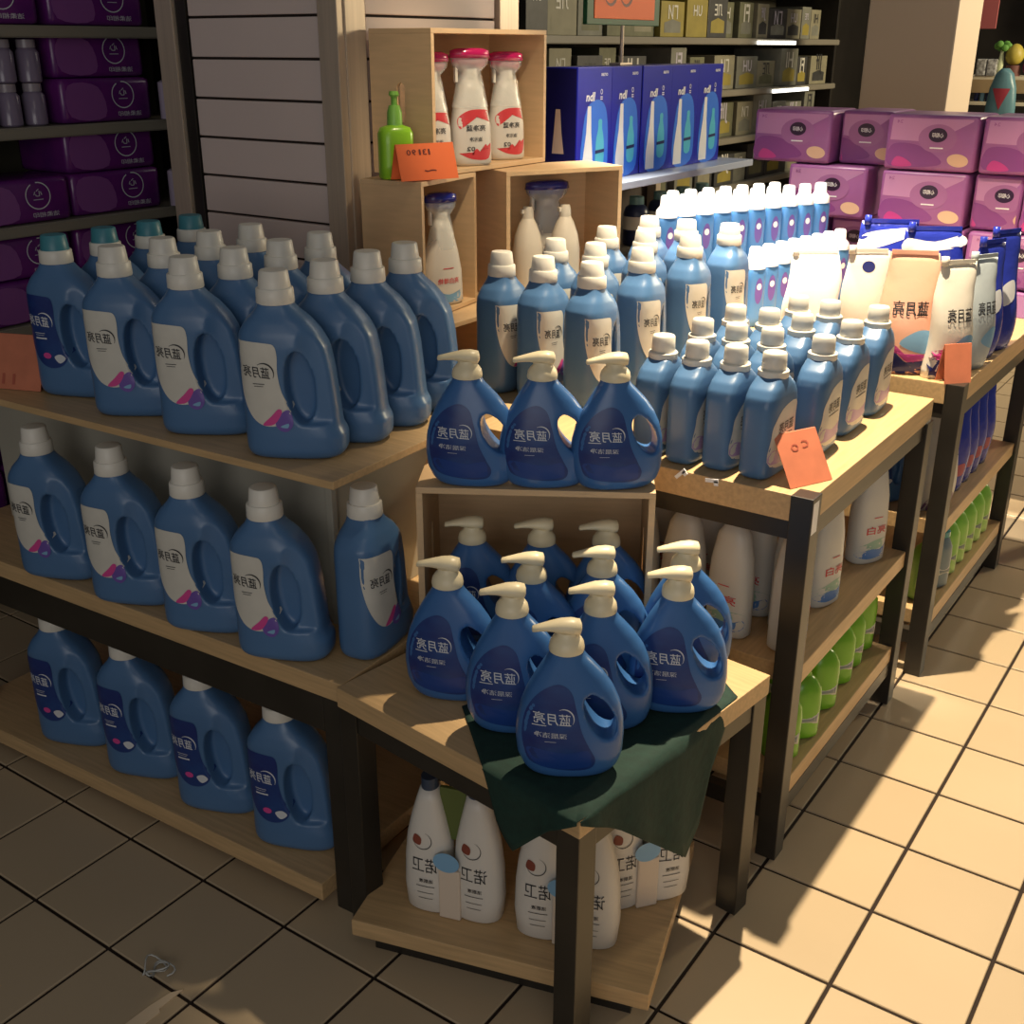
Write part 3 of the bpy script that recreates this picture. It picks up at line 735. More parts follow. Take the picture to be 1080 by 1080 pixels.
# sign above the blue boxes
sg = thing('price_sign', (-1.36, 1.935, 1.449), math.radians(90), 'orange price sign in a dark green frame on a thin silver pole', 'sign')
boxo('base', (-.04, .04, -.02, .02, 0, .008), metal, sg)
lathe('pole', [(0, .006), (.13, .006)], metal, sg)
boxo('frame', (-.235, .235, -.008, .008, .120, .46), mat('dark_green_frame', (.01, .08, .03), .5), sg)
cd = boxo('card', (-.195, .195, -.011, -.006, .138, .445), orange, sg)
for dx in (-.10, .0): lettering('digit', flatproj(-.0112), [], arc=(dx, .218, .040, -PI * .999, PI * .999, .005), m=mat('dark_brown_ink', (.12, .02, .02), .5), parent=cd, extra=.0006)

# ------------------------------------------------------------------ shelving with dim cartons at the back (faces right)
def shelving(name, x, y0, y1, zs, dp, label, top):
    t = thing(name, (x, (y0 + y1) / 2, 0), 0, label, 'shelving')
    h = (y1 - y0) / 2
    for z in zs: boxo('shelf', (-dp, 0, -h, h, z - .03, z), shelfm, t)
    for y in (-h, h - .03): boxo('upright', (-dp, -.01, y, y + .03, 0, top), dark, t)
    boxo('back_panel', (-dp - .01, -dp, -h, h, 0, top), mat('olive_back_panel', (.10, .09, .06), .7), t, bev=0)
    for z in zs[1:]: boxo('price_rail', (0, .004, -h, h, z - .026, z - .004), shelfm, t, bev=0)
    return t
bz = (.36, .60, .84, 1.075, 1.305, 1.545, 1.80)
shelving('wall_shelving', -1.92, 1.75, 5.50, bz, .40, 'long grey shelving of dim cartons behind the blue boxes', 2.1)
cmats = [mat('olive_carton', (.15, .15, .08), .6, noise=.3, nscale=18), mat('grey_carton', (.20, .20, .16), .6, noise=.3, nscale=15), mat('ochre_carton', (.30, .24, .04), .6, noise=.2, nscale=15), mat('dark_carton', (.05, .05, .05), .5, noise=.4, nscale=20), mat('beige_carton', (.26, .24, .16), .6, noise=.2, nscale=14)]
words = ('Jlf', 'ГИ', 'UH', 'ЛЕ', 'HI', 'Fl')
def carton(loc, rotz, wd, dp, ht, m, lab, grp, wi):
    t = thing('carton', loc, rotz, lab, 'carton', grp)
    boxo('box', (0, wd, 0, dp, 0, ht), m, t, bev=.003)
    pm_ = random.choice([ink, greyink, labelw])
    patch('print', flatproj(-.0006), [(wd * .15, ht * .12), (wd * .85, ht * .12), (wd * .85, ht * .42), (wd * .5, ht * .5), (wd * .15, ht * .40)], random.choice(cmats), t, rings=1, k=1, smooth=False)
    lettering('lettering', flatproj(-.0006), [(words[wi % 6], wd * .5, ht * .70, wd * .4)], pm_, t, extra=.0008)
    return t
wi = 0
ORD = 'first second third fourth fifth sixth seventh eighth ninth tenth eleventh twelfth thirteenth fourteenth fifteenth sixteenth seventeenth eighteenth nineteenth twentieth'.split()
LV = {.84: 'lowest stocked', 1.075: 'second', 1.305: 'middle', 1.545: 'fourth', 1.80: 'top'}
for z in (.84, 1.075, 1.305, 1.545, 1.80):
    y = 1.80; ki = 0
    while y < 5.40:
        wd = random.uniform(.13, .26); ht = random.uniform(.13, .20) if z < 1.75 else .22
        if y + wd > 5.46: break
        yellow = z > 1.5 and 3.25 < y < 3.75
        if random.random() < .86:
            carton((-1.935 - random.uniform(0, .05), y, z + .001), PI / 2, wd, .28, ht, cmats[2] if yellow else random.choice(cmats[:2] + cmats[3:]), '%s carton on the %s back shelf, %s from the left' % ('dim ochre' if yellow else 'dim', LV[z], ORD[ki]),
                   ('ochre cartons on the back shelving' if yellow else 'dim cartons on the back shelving'), wi); wi += 1; ki += 1
        y += wd + random.uniform(.004, .02)
for k_, (y, z) in enumerate(((4.30, 1.516), (4.55, 1.276))):
    tag(boxo('light_strip', (-1.916, -1.905, y, y + .5, z, z + .018), mat('lit_strip', (1, .97, .85), .4, emit=3)), ('upper' if k_ == 0 else 'lower') + ' bright strip light on the edge of the back shelving', 'light')

# ------------------------------------------------------------------ far left shelving with purple packs (faces right)
shelving('wall_shelving', -2.20, -.75, 1.05, (.30, .55, .80, 1.062, 1.308, 1.555), .38, 'dim shelving at the far left stacked with purple packs', 1.95)
def build_purple(wd, ht):
    t = thing('purple_pack')
    bm = bmesh.new(); box(bm, -wd / 2, wd / 2, 0, .22, 0, ht, bev=.016)
    bobj('wrap', bm, purple, t, smooth=True)
    fp = flatproj(-.0006); s = ht / .115; bm = bmesh.new(); prev = None
    for i in range(25):
        a = math.radians(120) + 2 * PI * i / 24 * .93; w_ = .0028
        q = [bm.verts.new(fp(.05 + math.cos(a) * (.038 - w_), .070 * s + math.sin(a) * (.036 * s - w_), .001)), bm.verts.new(fp(.05 + math.cos(a) * .038, .070 * s + math.sin(a) * .036 * s, .001))]
        if prev: bm.faces.new((prev[0], prev[1], q[1], q[0]))
        prev = q
    bobj('logo_ring', bm, silver, t)
    lettering('lettering', fp, [('心', .05, .078 * s, .026, .020), ('洁柔相印', .068, .020 * s, .080, .013)], greyink, t, extra=.001, bars=((.05, .060 * s, .03, .002),))
    patch('violet_panel', fp, [(-wd * .42, ht * .15), (-wd * .05, ht * .12), (-wd * .1, ht * .8), (-wd * .42, ht * .85)], mat('dim_violet_print', (.22, .07, .26), .3), t, rings=1)
    return t
pp = Maker(lambda: build_purple(.30, .115))
for z, zn in ((.30, 'lowest'), (.55, 'second lowest'), (.80, 'third'), (1.062, 'fourth'), (1.308, 'fifth'), (1.555, 'top')):
    for y, yn in ((.565, 'right end'), (.24, 'second from right'), (-.085, 'third from right')):
        for lv in range(2 if z < 1.5 else 2):
            if z < .5 and y > .3: continue
            if abs(z - 1.308) < .01 and yn == 'second from right' or (abs(z - 1.062) < .01 and yn == 'second from right' and lv == 1): continue
            pp.put((-2.215 - .01 * lv + random.uniform(-.01, .01), y + random.uniform(-.012, .012), z + .001 + lv * .116), PI / 2 + random.uniform(-.04, .04),
                   'purple tissue pack, %s left shelf, %s, %s of its pair' % (zn, yn, ('lower', 'upper')[lv]), 'tissue pack', 'purple packs on the far left shelving')
def build_jar():
    t = thing('clear_jar')
    lathe('body', [(0, .026), (.004, .030), (.075, .030), (.085, .022)], mat('grey_lilac_jar', (.20, .16, .24), .2), t)
    lathe('lid', [(.085, .024), (.105, .024)], mat('grey_lid', (.30, .26, .30), .3), t); return t
jj = Maker(build_jar)
for k_ in range(4):
    for lv in range(2):
        jj.put((-2.25, .13 + .075 * k_, 1.309 + .107 * lv), 0, 'small lilac grey jar on the far left shelving, %s level, %s' % (('lower', 'upper')[lv], ('first', 'second', 'third', 'fourth')[k_]), 'jar', 'lilac grey jars on the far left shelving')
for k_, z in enumerate((1.062, 1.308)):
    o = lathe('sleeve_roll', [(0, .022), (.10, .022), (.105, .012)], mat('pale_lilac_wrap', (.45, .38, .50), .3)); o.location = (-2.20, .755, z + .001)
    tag(o, 'pale lilac roll at the right end of the %s purple shelf' % ('lower', 'upper')[k_], 'roll')

# ------------------------------------------------------------------ green cloth over the corner
def build_cloth():
    A = Vector((-.039, -.432)); Rr = Vector((.011, .099)); L = Vector((-.557, -.354))
    uf = (L - A).normalized(); ur = (Rr - A).normalized(); nf = Vector((-uf.y, uf.x)); nf = nf if nf.y < 0 else -nf; nr = Vector((ur.y, -ur.x)); nr = nr if nr.x > 0 else -nr
    bm = bmesh.new(); N = 22
    def lerp(tab, s):
        for (a, va), (b, vb) in zip(tab, tab[1:]):
            if s <= b: return va + (vb - va) * (s - a) / (b - a)
        return tab[-1][1]
    # how far each border hangs below the table edge, by distance from the corner
    dropf = [(0, .006), (.045, .034), (.118, .112), (.150, .080), (.186, .004)]
    dropr = [(0, .006), (.05, .035), (.10, .072), (.20, .160), (.303, .250), (.336, .200), (.36, .085), (.435, .003)]
    def flap(u, nrm, drop, s1):
        prev = None; edge = []
        for i in range(N + 1):
            s = s1 * i / N; p = A + u * s; d = lerp(drop, s); col = []
            for j in range(9):
                t = j / 8; out = .004 + .004 * math.sin(s * 55) * t + .006 * t * math.sin(PI * min(i / N * 1.2, 1))
                q = p + nrm * (out if j else .0025); z = .5028 - d * t - (0 if j else 0)
                col.append(bm.verts.new((q.x, q.y, z)))
            if prev:
                for j in range(8): bm.faces.new((prev[j], col[j], col[j + 1], prev[j + 1]))
            prev = col; edge.append(col[0])
        return edge
    ef = flap(uf, nf, dropf, .186); er = flap(ur, nr, dropr, .435)
    # the part lying on the table: bilinear sheet between both edges and the back border
    back = [Vector((-.354, -.286)), Vector((-.30, -.16)), Vector((-.20, -.02)), Vector((-.07, .065))]
    def bp(t):
        t *= 3; i = min(int(t), 2); return back[i] + (back[i + 1] - back[i]) * (t - i)
    border = list(reversed(ef)) + er[1:]
    prev = border; n = len(border)
    for j in range(1, 9):
        cur = []
        for i, v in enumerate(border):
            q = Vector((v.co.x, v.co.y)).lerp(bp(i / (n - 1)), j / 8)
            cur.append(bm.verts.new((q.x, q.y, .5022 + .0004 * math.sin(q.x * 70) * math.sin(q.y * 60))))
        for i in range(n - 1): bm.faces.new((prev[i], prev[i + 1], cur[i + 1], cur[i]))
        prev = cur
    bmesh.ops.remove_doubles(bm, verts=bm.verts, dist=.0004)
    bmesh.ops.recalc_face_normals(bm, faces=bm.faces)
    me = bpy.data.meshes.new('cloth'); bm.to_mesh(me); bm.free()
    o = link('green_cloth', me, clothm, smooth=True)
    md = o.modifiers.new('thickness', 'SOLIDIFY'); md.thickness = .0016; md.offset = 0
    return o
tag(build_cloth(), 'dark green cloth draped over the front corner of the low table', 'cloth')

# ------------------------------------------------------------------ white twin packs on the bottom shelf
def build_twin():
    t = thing('twin_pack')
    def half(s):
        bm = bmesh.new(); rings = []
        for z, xo, xi, h in ((0, .080, .006, .026), (.006, .088, .003, .031), (.05, .092, .002, .032), (.11, .090, .002, .031), (.155, .085, .005, .029), (.195, .076, .013, .026), (.230, .066, .021, .022), (.252, .059, .026, .019)):
            rings.append(sring(s * (xo + xi) / 2, 0, (xo - xi) / 2, h, z, 26, 2.5))
        loft(bm, rings); b = bobj('bottle', bm, whitebt, t, smooth=True)
        bm = bmesh.new(); loft(bm, [sring(s * .0425, 0, .0150, .0175, z, 20, 2) for z in (.250, .274)]); bobj('cap', bm, mat('dark_cap', (.03, .05, .09), .4), b, smooth=False)
        pr = projector(b.data, .0006); c = s * .045
        lettering('lettering', pr, [('诺卫', c, .105, .048, .030, dict(bold=.0)), ('洁厕液', c + .002, .072, .026, .008)], ink, b, extra=.0005, bars=((c, .060, .034, .0012), (c, .046, .030, .0010), (c, .034, .026, .0010)))
        patch('red_mark', pr, [(c - .022, .150), (c - .008, .146), (c - .006, .160), (c - .018, .166)], mat('brick_ink', (.22, .05, .03), .5), b, extra=.0005, rings=2)
        lettering('line_drawing', pr, [], ink, b, extra=.0006, arc=(c - .004, .155, .017, math.radians(-170), math.radians(70), .0007))
    half(-1); half(1)
    boxo('band', (-.020, .020, -.0325, .0325, .0, .105), mat('translucent_band', (.66, .56, .46), .35), t, bev=.003)
    boxo('hang_card', (-.024, .024, -.004, .004, .150, .255), mat('green_card', (.10, .13, .03), .6), t, bev=.001)
    fp = flatproj(-.034); patch('blue_sticker', fp, ell(-.004, .122, .024, .020), paleblue, t, rings=1)
    return t
tw = Maker(build_twin)
for lab, x, y, a, z in (('left twin pack of white bottles on the low shelf', -.372, -.290, 17, .081), ('middle twin pack of white bottles behind the front leg', -.175, -.232, 20, .081), ('right twin pack of white bottles deepest on the low shelf', -.118, -.075, 52, .081)):
    tw.put((x, y, z), math.radians(a), lab, 'bottle pack', 'white twin packs on the low shelf')

# ------------------------------------------------------------------ spray bottles in the crates
def build_spray(kind):
    t = thing('spray_bottle')
    wv = {'red': [(0, .040, .026), (.006, .046, .030), (.09, .044, .029), (.14, .036, .026), (.175, .025, .021), (.20, .016, .016)],
          'blue': [(0, .048, .028), (.006, .055, .032), (.08, .052, .031), (.13, .042, .028), (.18, .028, .022), (.205, .018, .017)]}[kind]
    bm = body_from([(z, -a, a, h) for z, a, h in wv], n=28, step=.015, p=2.4); b = bobj('body', bm, whitebt, t, smooth=True)
    lathe('collar', [(.20, .017), (.222, .016)], white, t, n=20)
    bm = bmesh.new(); R = []
    for x, zc, hw, hh in ((.030, .236, .010, .010), (.020, .240, .014, .014), (0, .243, .015, .015), (-.022, .243, .012, .011), (-.036, .242, .009, .008), (-.040, .242, .008, .007)):
        R.append([Vector((x, hw * math.cos(a), zc + hh * math.sin(a))) for a in [2 * PI * k / 14 for k in range(14)]])
    loft(bm, R); bobj('spray_head', bm, mat('magenta_plastic', (.55, .02, .14), .3) if kind == 'red' else mat('royal_plastic', (.015, .02, .30), .3), t, smooth=True)
    bm = bmesh.new(); box(bm, -.034, -.028, -.005, .005, .192, .236, bev=.001); bobj('trigger', bm, white, t)
    bm = bmesh.new(); loft(bm, [sring(0, 0, a, h, z, 26, 2) for z, a, h in ((.135, .040, .029), (.165, .034, .026), (.19, .030, .022), (.215, .024, .020), (.232, .040, .024), (.252, .044, .024))], cap=False); bobj('plastic_wrap', bm, clear, t, smooth=True)
    bm = bmesh.new(); loft(bm, [sring(0, 0, a, h, z, 26, 2) for z, a, h in ((.246, .045, .026), (.262, .043, .024), (.268, .030, .018))], cap=True); bobj('shrink_top', bm, mat('magenta_film', (.50, .01, .12), .2, coat=.5, bump=.8, nscale=30) if kind == 'red' else mat('blue_film', (.01, .015, .22), .2, coat=.5, bump=.5, nscale=30), t, smooth=True)
    pr = projector(b.data, .0006)
    if kind == 'red':
        patch('red_arch', pr, [(-.036, .110), (-.015, .128), (.020, .130), (.036, .122), (.038, .100), (.020, .116), (-.010, .112), (-.032, .086)], redink, b, rings=4)
        patch('red_flame', pr, [(-.036, .030), (-.01, .016), (.03, .016), (.038, .052), (.030, .040), (.022, .050), (.012, .030), (.0, .040), (-.016, .022)], redink, b, rings=4)
        lettering('lettering', pr, [('亮净蓝', .0, .088, .044, .014), ('油污净', .0, .062, .030, .010), ('02', -.012, .040, .018, .010)], ink, b)
    else:
        lettering('lettering', pr, [('亮白增艳', .0, .060, .060, .014)], redink, b, bars=((.0, .090, .03, .002),))
        patch('sea_print', pr, [(-.045, .010), (.045, .010), (.046, .036), (.0, .026), (-.045, .038)], paleblue, b, rings=3)
    return t
sr = Maker(lambda: build_spray('red')); sb_ = Maker(lambda: build_spray('blue'))
GS = 'magenta topped sprays in the top crate'
sr.put((-1.165, .685, 1.234), math.radians(66), 'magenta topped spray bottle half hidden at the crate side', 'bottle', GS, scale=(1.12, 1.05, .97))
sr.put((-1.130, .795, 1.234), math.radians(64), 'magenta topped spray bottle foremost in the top crate', 'bottle', GS, scale=(1.2, 1.1, 1.0))
sr.put((-1.200, .885, 1.234), math.radians(64), 'magenta topped spray bottle squeezed in the middle behind', 'bottle', GS, scale=(1.12, 1.05, .97))
sr.put((-1.150, .975, 1.234), math.radians(66), 'magenta topped spray bottle at the right in the top crate', 'bottle', GS, scale=(1.12, 1.05, .97))
sb_.put((-1.125, .665, .912), math.radians(70), 'blue topped spray bottle in the lower left crate', 'bottle')
sb_.put((-1.185, .590, .912), math.radians(70), 'spray bottle half hidden at the left of the lower left crate', 'bottle')
sb_.put((-1.065, 1.045, .912), math.radians(62), 'spray bottle with wide blue top at the right in the askew crate', 'bottle', scale=(1.45, 1.25, 1.0))
# plain white capped refills in the askew crate
def build_refill():
    t = thing('refill_bottle')
    lathe('body', [(0, .034), (.006, .040), (.10, .040), (.14, .034), (.17, .023), (.185, .015)], mat('warm_white_bottle', (.62, .56, .47), .4), t)
    lathe('neck', [(.183, .0155), (.20, .0150), (.214, .0115)], mat('warm_white_cap', (.66, .60, .50), .4), t)
    bm = bmesh.new(); box(bm, -.020, .006, -.006, .006, .196, .208, bev=.002); bobj('spout', bm, mat('warm_white_cap', (.66, .60, .50), .4), t); return t
rf = Maker(build_refill)
rf.put((-1.045, .925, .912), math.radians(60), 'cream refill bottle at the left in the askew crate', 'bottle')
rf.put((-.985, 1.010, .912), math.radians(60), 'cream refill bottle in front of the blue topped spray', 'bottle')

# ------------------------------------------------------------------ under the tall tables
def build_cleaner():
    t = thing('white_cleaner_bottle')
    bm = body_from([(0, -.040, .040, .026), (.006, -.046, .046, .031), (.10, -.046, .046, .031), (.16, -.042, .042, .030), (.215, -.032, .032, .024), (.240, -.018, .018, .016)], n=28, step=.015, p=2.5)
    b = bobj('body', bm, mat('milky_bottle', (.60, .60, .57), .35), t, smooth=True)
    lathe('cap', [(.238, .018), (.252, .017), (.258, .012)], white, t, n=18)
    pr = projector(b.data, .0006)
    lettering('lettering', pr, [('亮白', .0, .085, .054, .020, dict(bold=.01))], redink, b, bars=((.0, .115, .024, .002),))
    patch('green_haze', pr, [(-.038, .046), (.0, .060), (.038, .058), (.038, .040), (-.038, .036)], mat('pale_green_ink', (.30, .48, .38), .4), b, rings=2)
    patch('blue_wave', pr, [(-.040, .020), (-.01, .014), (.038, .022), (.040, .044), (.02, .034), (-.01, .038), (-.040, .030)], mat('sea_blue_ink', (.08, .22, .55), .35), b, rings=3)
    return t
cl = Maker(build_cleaner)
for lab, x, y, a in (('nearest the leg', -.052, .372, 82), ('second, close behind the first', -.085, .455, 80), ('third, with its print in view', -.068, .590, 74), ('fourth', -.105, .680, 80), ('fifth, at the far end with red lettering', -.062, .855, 62)):
    cl.put((x, y, .416), math.radians(a), 'white cleaner bottle on the middle shelf edge, ' + lab, 'bottle', 'white cleaner bottles under the tall table', scale=(1.02, 1.0, .99))
inn = 'first second third fourth fifth sixth seventh eighth ninth tenth'.split(); k_ = 0
for ri, y in enumerate((.355, .47)):
    for ci, x in enumerate((-.170, -.275, -.380, -.485, -.590)):
        cl.put((x, y, .416), math.radians(-5 + 6 * ci), 'shaded white bottle in the %s row under the tall table, %s from the right' % (('near', 'second')[ri], inn[ci]), 'bottle', 'shaded white bottles under the tall table', scale=(1.02, 1.0, .99))
def build_soap(m, lm):
    t = thing('soap_bottle')
    bm = body_from([(0, -.024, .024, .021), (.004, -.030, .030, .025), (.08, -.031, .031, .026), (.10, -.029, .029, .025), (.118, -.020, .020, .019), (.128, -.010, .010, .010)], n=24, step=.008, p=2.4)
    b = bobj('body', bm, m, t, smooth=True)
    lathe('cap', [(.126, .011), (.142, .0105), (.148, .008)], m, t, n=18)
    pr = projector(b.data, .0006)
    lb = patch('label', pr, [(-.024, .030), (.024, .030), (.024, .054), (-.024, .054)], lm, t, rings=3, smooth=False, k=1)
    patch('label_print', pr, [(-.020, .036), (.020, .036), (.020, .048), (-.020, .048)], mat('grey_print', (.22, .26, .26), .5), lb, extra=.0005, rings=2, smooth=False, k=1)
    return t
so = Maker(lambda: build_soap(green, labelw)); sp_ = Maker(lambda: build_soap(greenlt, mat('lime_label', (.45, .60, .25), .4)))
for k_, (x, y) in enumerate(((-.045, .375), (-.040, .470), (-.048, .600), (-.056, .725), (-.062, .812), (-.070, .905))):
    so.put((x, y, .163), math.radians(40 + 3 * k_), 'bright green bottle on the bottom shelf of the tall table, %s from the near leg' % inn[k_], 'bottle', 'green bottles on the bottom shelf', scale=(1.28, 1.2, 1.12) if k_ != 5 else (1.4, 1.3, 1.3))
for k_, y in enumerate((.42, .56, .70)):
    so.put((-.14, y, .163), math.radians(60), 'bright green bottle in the inner row of the bottom shelf, %s' % inn[k_], 'bottle', 'green bottles in the inner row', scale=1.1)
for k_, y in enumerate((1.265, 1.46, 1.55, 1.64, 1.73, 1.81)):
    sp_.put((-.020, y, .163), math.radians(42), 'pale green bottle under the farther table, %s from the near leg' % inn[k_], 'bottle', 'pale green bottles under the farther table', scale=1.2)
td = build_soap(mat('slate_bottle', (.16, .22, .26), .3), labelw); td.location = (-.010, 1.365, .163); td.rotation_euler[2] = 1.1; td.scale = (1.1, 1.1, 1.15)
tag(td, 'slate and teal bottle among the pale green ones', 'bottle')
o = lathe('teal_knob', [(.118, .012), (.126, .020), (.138, .020), (.146, .012)], mat('teal_film', (.05, .25, .28), .2, coat=.4), td, n=18)
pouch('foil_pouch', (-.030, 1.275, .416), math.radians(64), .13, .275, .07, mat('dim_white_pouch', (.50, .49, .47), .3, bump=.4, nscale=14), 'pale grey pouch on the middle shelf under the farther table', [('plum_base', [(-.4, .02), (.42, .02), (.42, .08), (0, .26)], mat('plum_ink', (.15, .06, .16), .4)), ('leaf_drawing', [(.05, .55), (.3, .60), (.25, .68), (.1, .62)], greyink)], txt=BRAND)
for k_, y in enumerate((1.415, 1.50, 1.59, 1.68)):
    pouch('foil_pouch', (-.022, y, .416), math.radians(62), .085, .25, .055, blind, 'blue foil pouch on the middle shelf under the farther table, %s' % inn[k_], [('red_print', [(-.2, .2), (.2, .2), (.2, .32), (-.2, .3)], mat('dull_red_print', (.35, .06, .10), .4))], group='blue pouches under the farther table')
pouch('foil_pouch', (-.16, 1.62, .416), math.radians(50), .12, .29, .06, pouchw, 'crumpled pale pouch behind the blue ones under the farther table', [])
# dark jugs deep under the farther table
for k_, (x, y) in enumerate(((-.16, 1.23), (-.32, 1.25))):
    jn.put((x, y, .416), math.radians(60), 'dark blue jug under the farther table, %s' % ('nearer the leg', 'deeper in'), 'jug', None, scale=.82) if False else jn.put((x, y, .416), math.radians(60), 'dark blue jug deep under the farther table, ' + ('nearer the leg', 'farther in')[k_], 'jug', 'dark jugs under the farther table', scale=.80)

# ------------------------------------------------------------------ green soap and price cards
gp = thing('green_pump_bottle', (-1.150, .535, 1.222), math.radians(60), 'lime green pump bottle on the lower left crate', 'bottle')
bm = body_from([(0, -.036, .036, .024), (.004, -.040, .040, .028), (.10, -.040, .040, .028), (.112, -.034, .034, .024), (.118, -.016, .016, .016)], n=26, step=.02, p=3); bobj('body', bm, mat('lime_soap', (.28, .60, .03), .25), gp, smooth=True)
lathe('collar', [(.116, .018), (.145, .017), (.160, .012)], mat('lime_cap', (.22, .50, .08), .35), gp, n=20)
lathe('pump_top', [(.158, .007), (.176, .007), (.182, .012), (.190, .010)], mat('lime_cap', (.22, .50, .08), .35), gp, n=20)
def card(loc, rotz, wd, ht, lean, m, label, txt=None, tcol=None):
    """folded card: a sloping front leaf and a short back leaf standing on the ground"""
    t = thing('price_card', loc, rotz, label, 'card'); k = math.tan(lean)
    bm = bmesh.new(); th = .0015
    a = [(-wd / 2, 0, 0), (wd / 2, 0, 0), (wd / 2, ht * k, ht), (-wd / 2, ht * k, ht)]
    vs = [bm.verts.new(p) for p in a] + [bm.verts.new((p[0], p[1] + th, p[2])) for p in a]
    for f in ((0, 1, 2, 3), (7, 6, 5, 4), (0, 4, 5, 1), (1, 5, 6, 2), (2, 6, 7, 3), (3, 7, 4, 0)): bm.faces.new([vs[i] for i in f])
    bobj('front_leaf', bm, m, t)
    bm = bmesh.new(); a = [(-wd / 2, ht * k * 2.0, 0), (wd / 2, ht * k * 2.0, 0), (wd / 2, ht * k + .0015, ht), (-wd / 2, ht * k + .0015, ht)]
    vs = [bm.verts.new(p) for p in a] + [bm.verts.new((p[0], p[1] + th, p[2])) for p in a]
    for f in ((0, 1, 2, 3), (7, 6, 5, 4), (0, 4, 5, 1), (1, 5, 6, 2), (2, 6, 7, 3), (3, 7, 4, 0)): bm.faces.new([vs[i] for i in f])
    bobj('back_leaf', bm, m, t)
    if txt:
        pr = lambda x, z, e=0: Vector((x, z * k - .0006 - e, z))
        lettering('lettering', pr, txt, tcol or mat('dark_brown_ink', (.12, .02, .02), .5), t, extra=.0005)
    return t
card((-1.060, .548, 1.223), math.radians(68), .150, .078, math.radians(18), orange, 'orange price card at the front of the lower left crate top', [('0', -.045, .060, .011, .012), ('9', -.031, .060, .011, .012), ('1', -.016, .060, .005, .012), ('3', -.004, .060, .010, .012), ('1', .008, .060, .005, .012), ('~', .004, .020, .03, .004)])
card((-.018, .322, .776), math.radians(64), .100, .084, math.radians(34), orange_dim, 'salmon price card leaning at the corner of the nearer tall table', [('o', -.012, .060, .018, .012, dict(bold=0)), ('c', .014, .063, .016, .012, dict(bold=0))], mat('faded_red_ink', (.42, .10, .06), .6))
card((.018, 1.155, .776), math.radians(48), .070, .090, math.radians(12), orange_dim, 'plain salmon card at the corner of the farther table')
card((-.402, .245, .776), math.radians(20), .060, .12, math.radians(14), orange_dim, 'small salmon card wedged behind the crate top pump bottles')
card((-1.500, -.318, .861), math.radians(20), .190, .105, math.radians(20), orange_dim, 'dull orange price card at the left end of the top board', [('11', .02, .02, .03, .02)], mat('faded_red_ink', (.42, .10, .06), .6))
# scraps and tie ends
for k_, (x, y, z, lab, a) in enumerate(((-.312, .2462, .773, 'left white tie end over the board edge by the crate', .5), (-.242, .2462, .773, 'middle white tie end over the board edge', .8), (-.178, .2462, .773, 'right white tie end over the board edge near the leg', .1))):
    bm = bmesh.new(); box(bm, -.013, .013, -.0012, .0012, -.0035, .0035); box(bm, .004, .012, -.0012, .0012, -.009, .0)
    bmesh.ops.rotate(bm, verts=bm.verts, cent=(0, 0, 0), matrix=Matrix.Rotation(-a, 3, 'Y'))
    for v in bm.verts: v.co += Vector((x, y + .002 - .003, z - .001))
    tag(bobj('tie_end', bm, whitep), lab, 'tie')
cu = bpy.data.curves.new('clear_tie', 'CURVE'); cu.dimensions = '3D'; cu.bevel_depth = .0016; cu.bevel_resolution = 2
sp = cu.splines.new('POLY'); pts = [(.028 * math.cos(t) * math.cos(t * .5) + .010 * math.sin(3 * t), .020 * math.sin(t * 1.5), .006 + .005 * math.sin(t * 2.3)) for t in [i * .26 for i in range(44)]]
sp.points.add(len(pts) - 1)
for p, q in zip(sp.points, pts): p.co = (*q, 1)
o = bpy.data.objects.new('clear_plastic_tie', cu); COL.objects.link(o); dg = bpy.context.evaluated_depsgraph_get(); dg.update()
me = bpy.data.meshes.new_from_object(o.evaluated_get(dg)); bpy.data.objects.remove(o, do_unlink=True)
me.materials.clear(); o = link('clear_plastic_tie', me, mat('clear_tie_plastic', (.55, .55, .52), .2, alpha=.75), smooth=True, loc=(-.762, -.648, 0)); tag(o, 'looped clear plastic tie lying on the floor at lower left', 'tie')
bm = bmesh.new(); prism(bm, [(0, 0), (.012, -.05), (.020, -.052), (.045, -.17), (.020, -.175), (-.004, -.06), (-.008, -.02)], 0, .002)
for v in bm.verts: v.co = Vector((v.co.x, v.co.z, v.co.y))
o = bobj('torn_strip', bm, mat('cream_paper', (.70, .55, .38), .6), loc=(-.690, -.650, .0003), rotz=math.radians(-14)); tag(o, 'torn cream strip of cardboard on the floor at lower left', 'litter')

# ------------------------------------------------------------------ far part of the shop at the top right
fs = thing('far_display', (-.95, 6.2, 0), 0, 'distant shop display with light shelves beyond the cream pillar', 'display')
lightsh = mat('light_shelf', (.70, .62, .45), .5)
for z in (.75, .98, 1.20, 1.345): boxo('shelf', (-.55, .60, -.15, .20, z - .02, z), lightsh, fs)
boxo('fascia', (-.55, .60, -.155, -.150, 1.25, 1.325), mat('tan_fascia', (.36, .25, .13), .6), fs)
for x in (-.54, .56): boxo('upright', (x, x + .03, .15, .19, 0, 1.40), dark, fs)
def blob(name, loc, rx, rz, m, label, cat, extra=None):
    t = thing(name, loc, 0, label, cat)
    bm = bmesh.new(); bmesh.ops.create_uvsphere(bm, u_segments=18, v_segments=12, radius=1)
    for v in bm.verts: v.co = Vector((v.co.x * rx * (1 - .12 * v.co.z), v.co.y * rx, (v.co.z + 1) * rz))
    bobj('fruit', bm, m, t, smooth=True)
    if extra: extra(t)
    return t
blob('melon', (-1.055, 6.10, 1.405), .052, .060, mat('yellow_melon', (.50, .40, .06), .5, noise=.3, nscale=20), 'distant yellow melon on the far display', 'fruit', lambda t: lathe('basket', [(-.06, .045), (0, .04)], mat('brown_basket', (.12, .04, .03), .7), t, n=16))
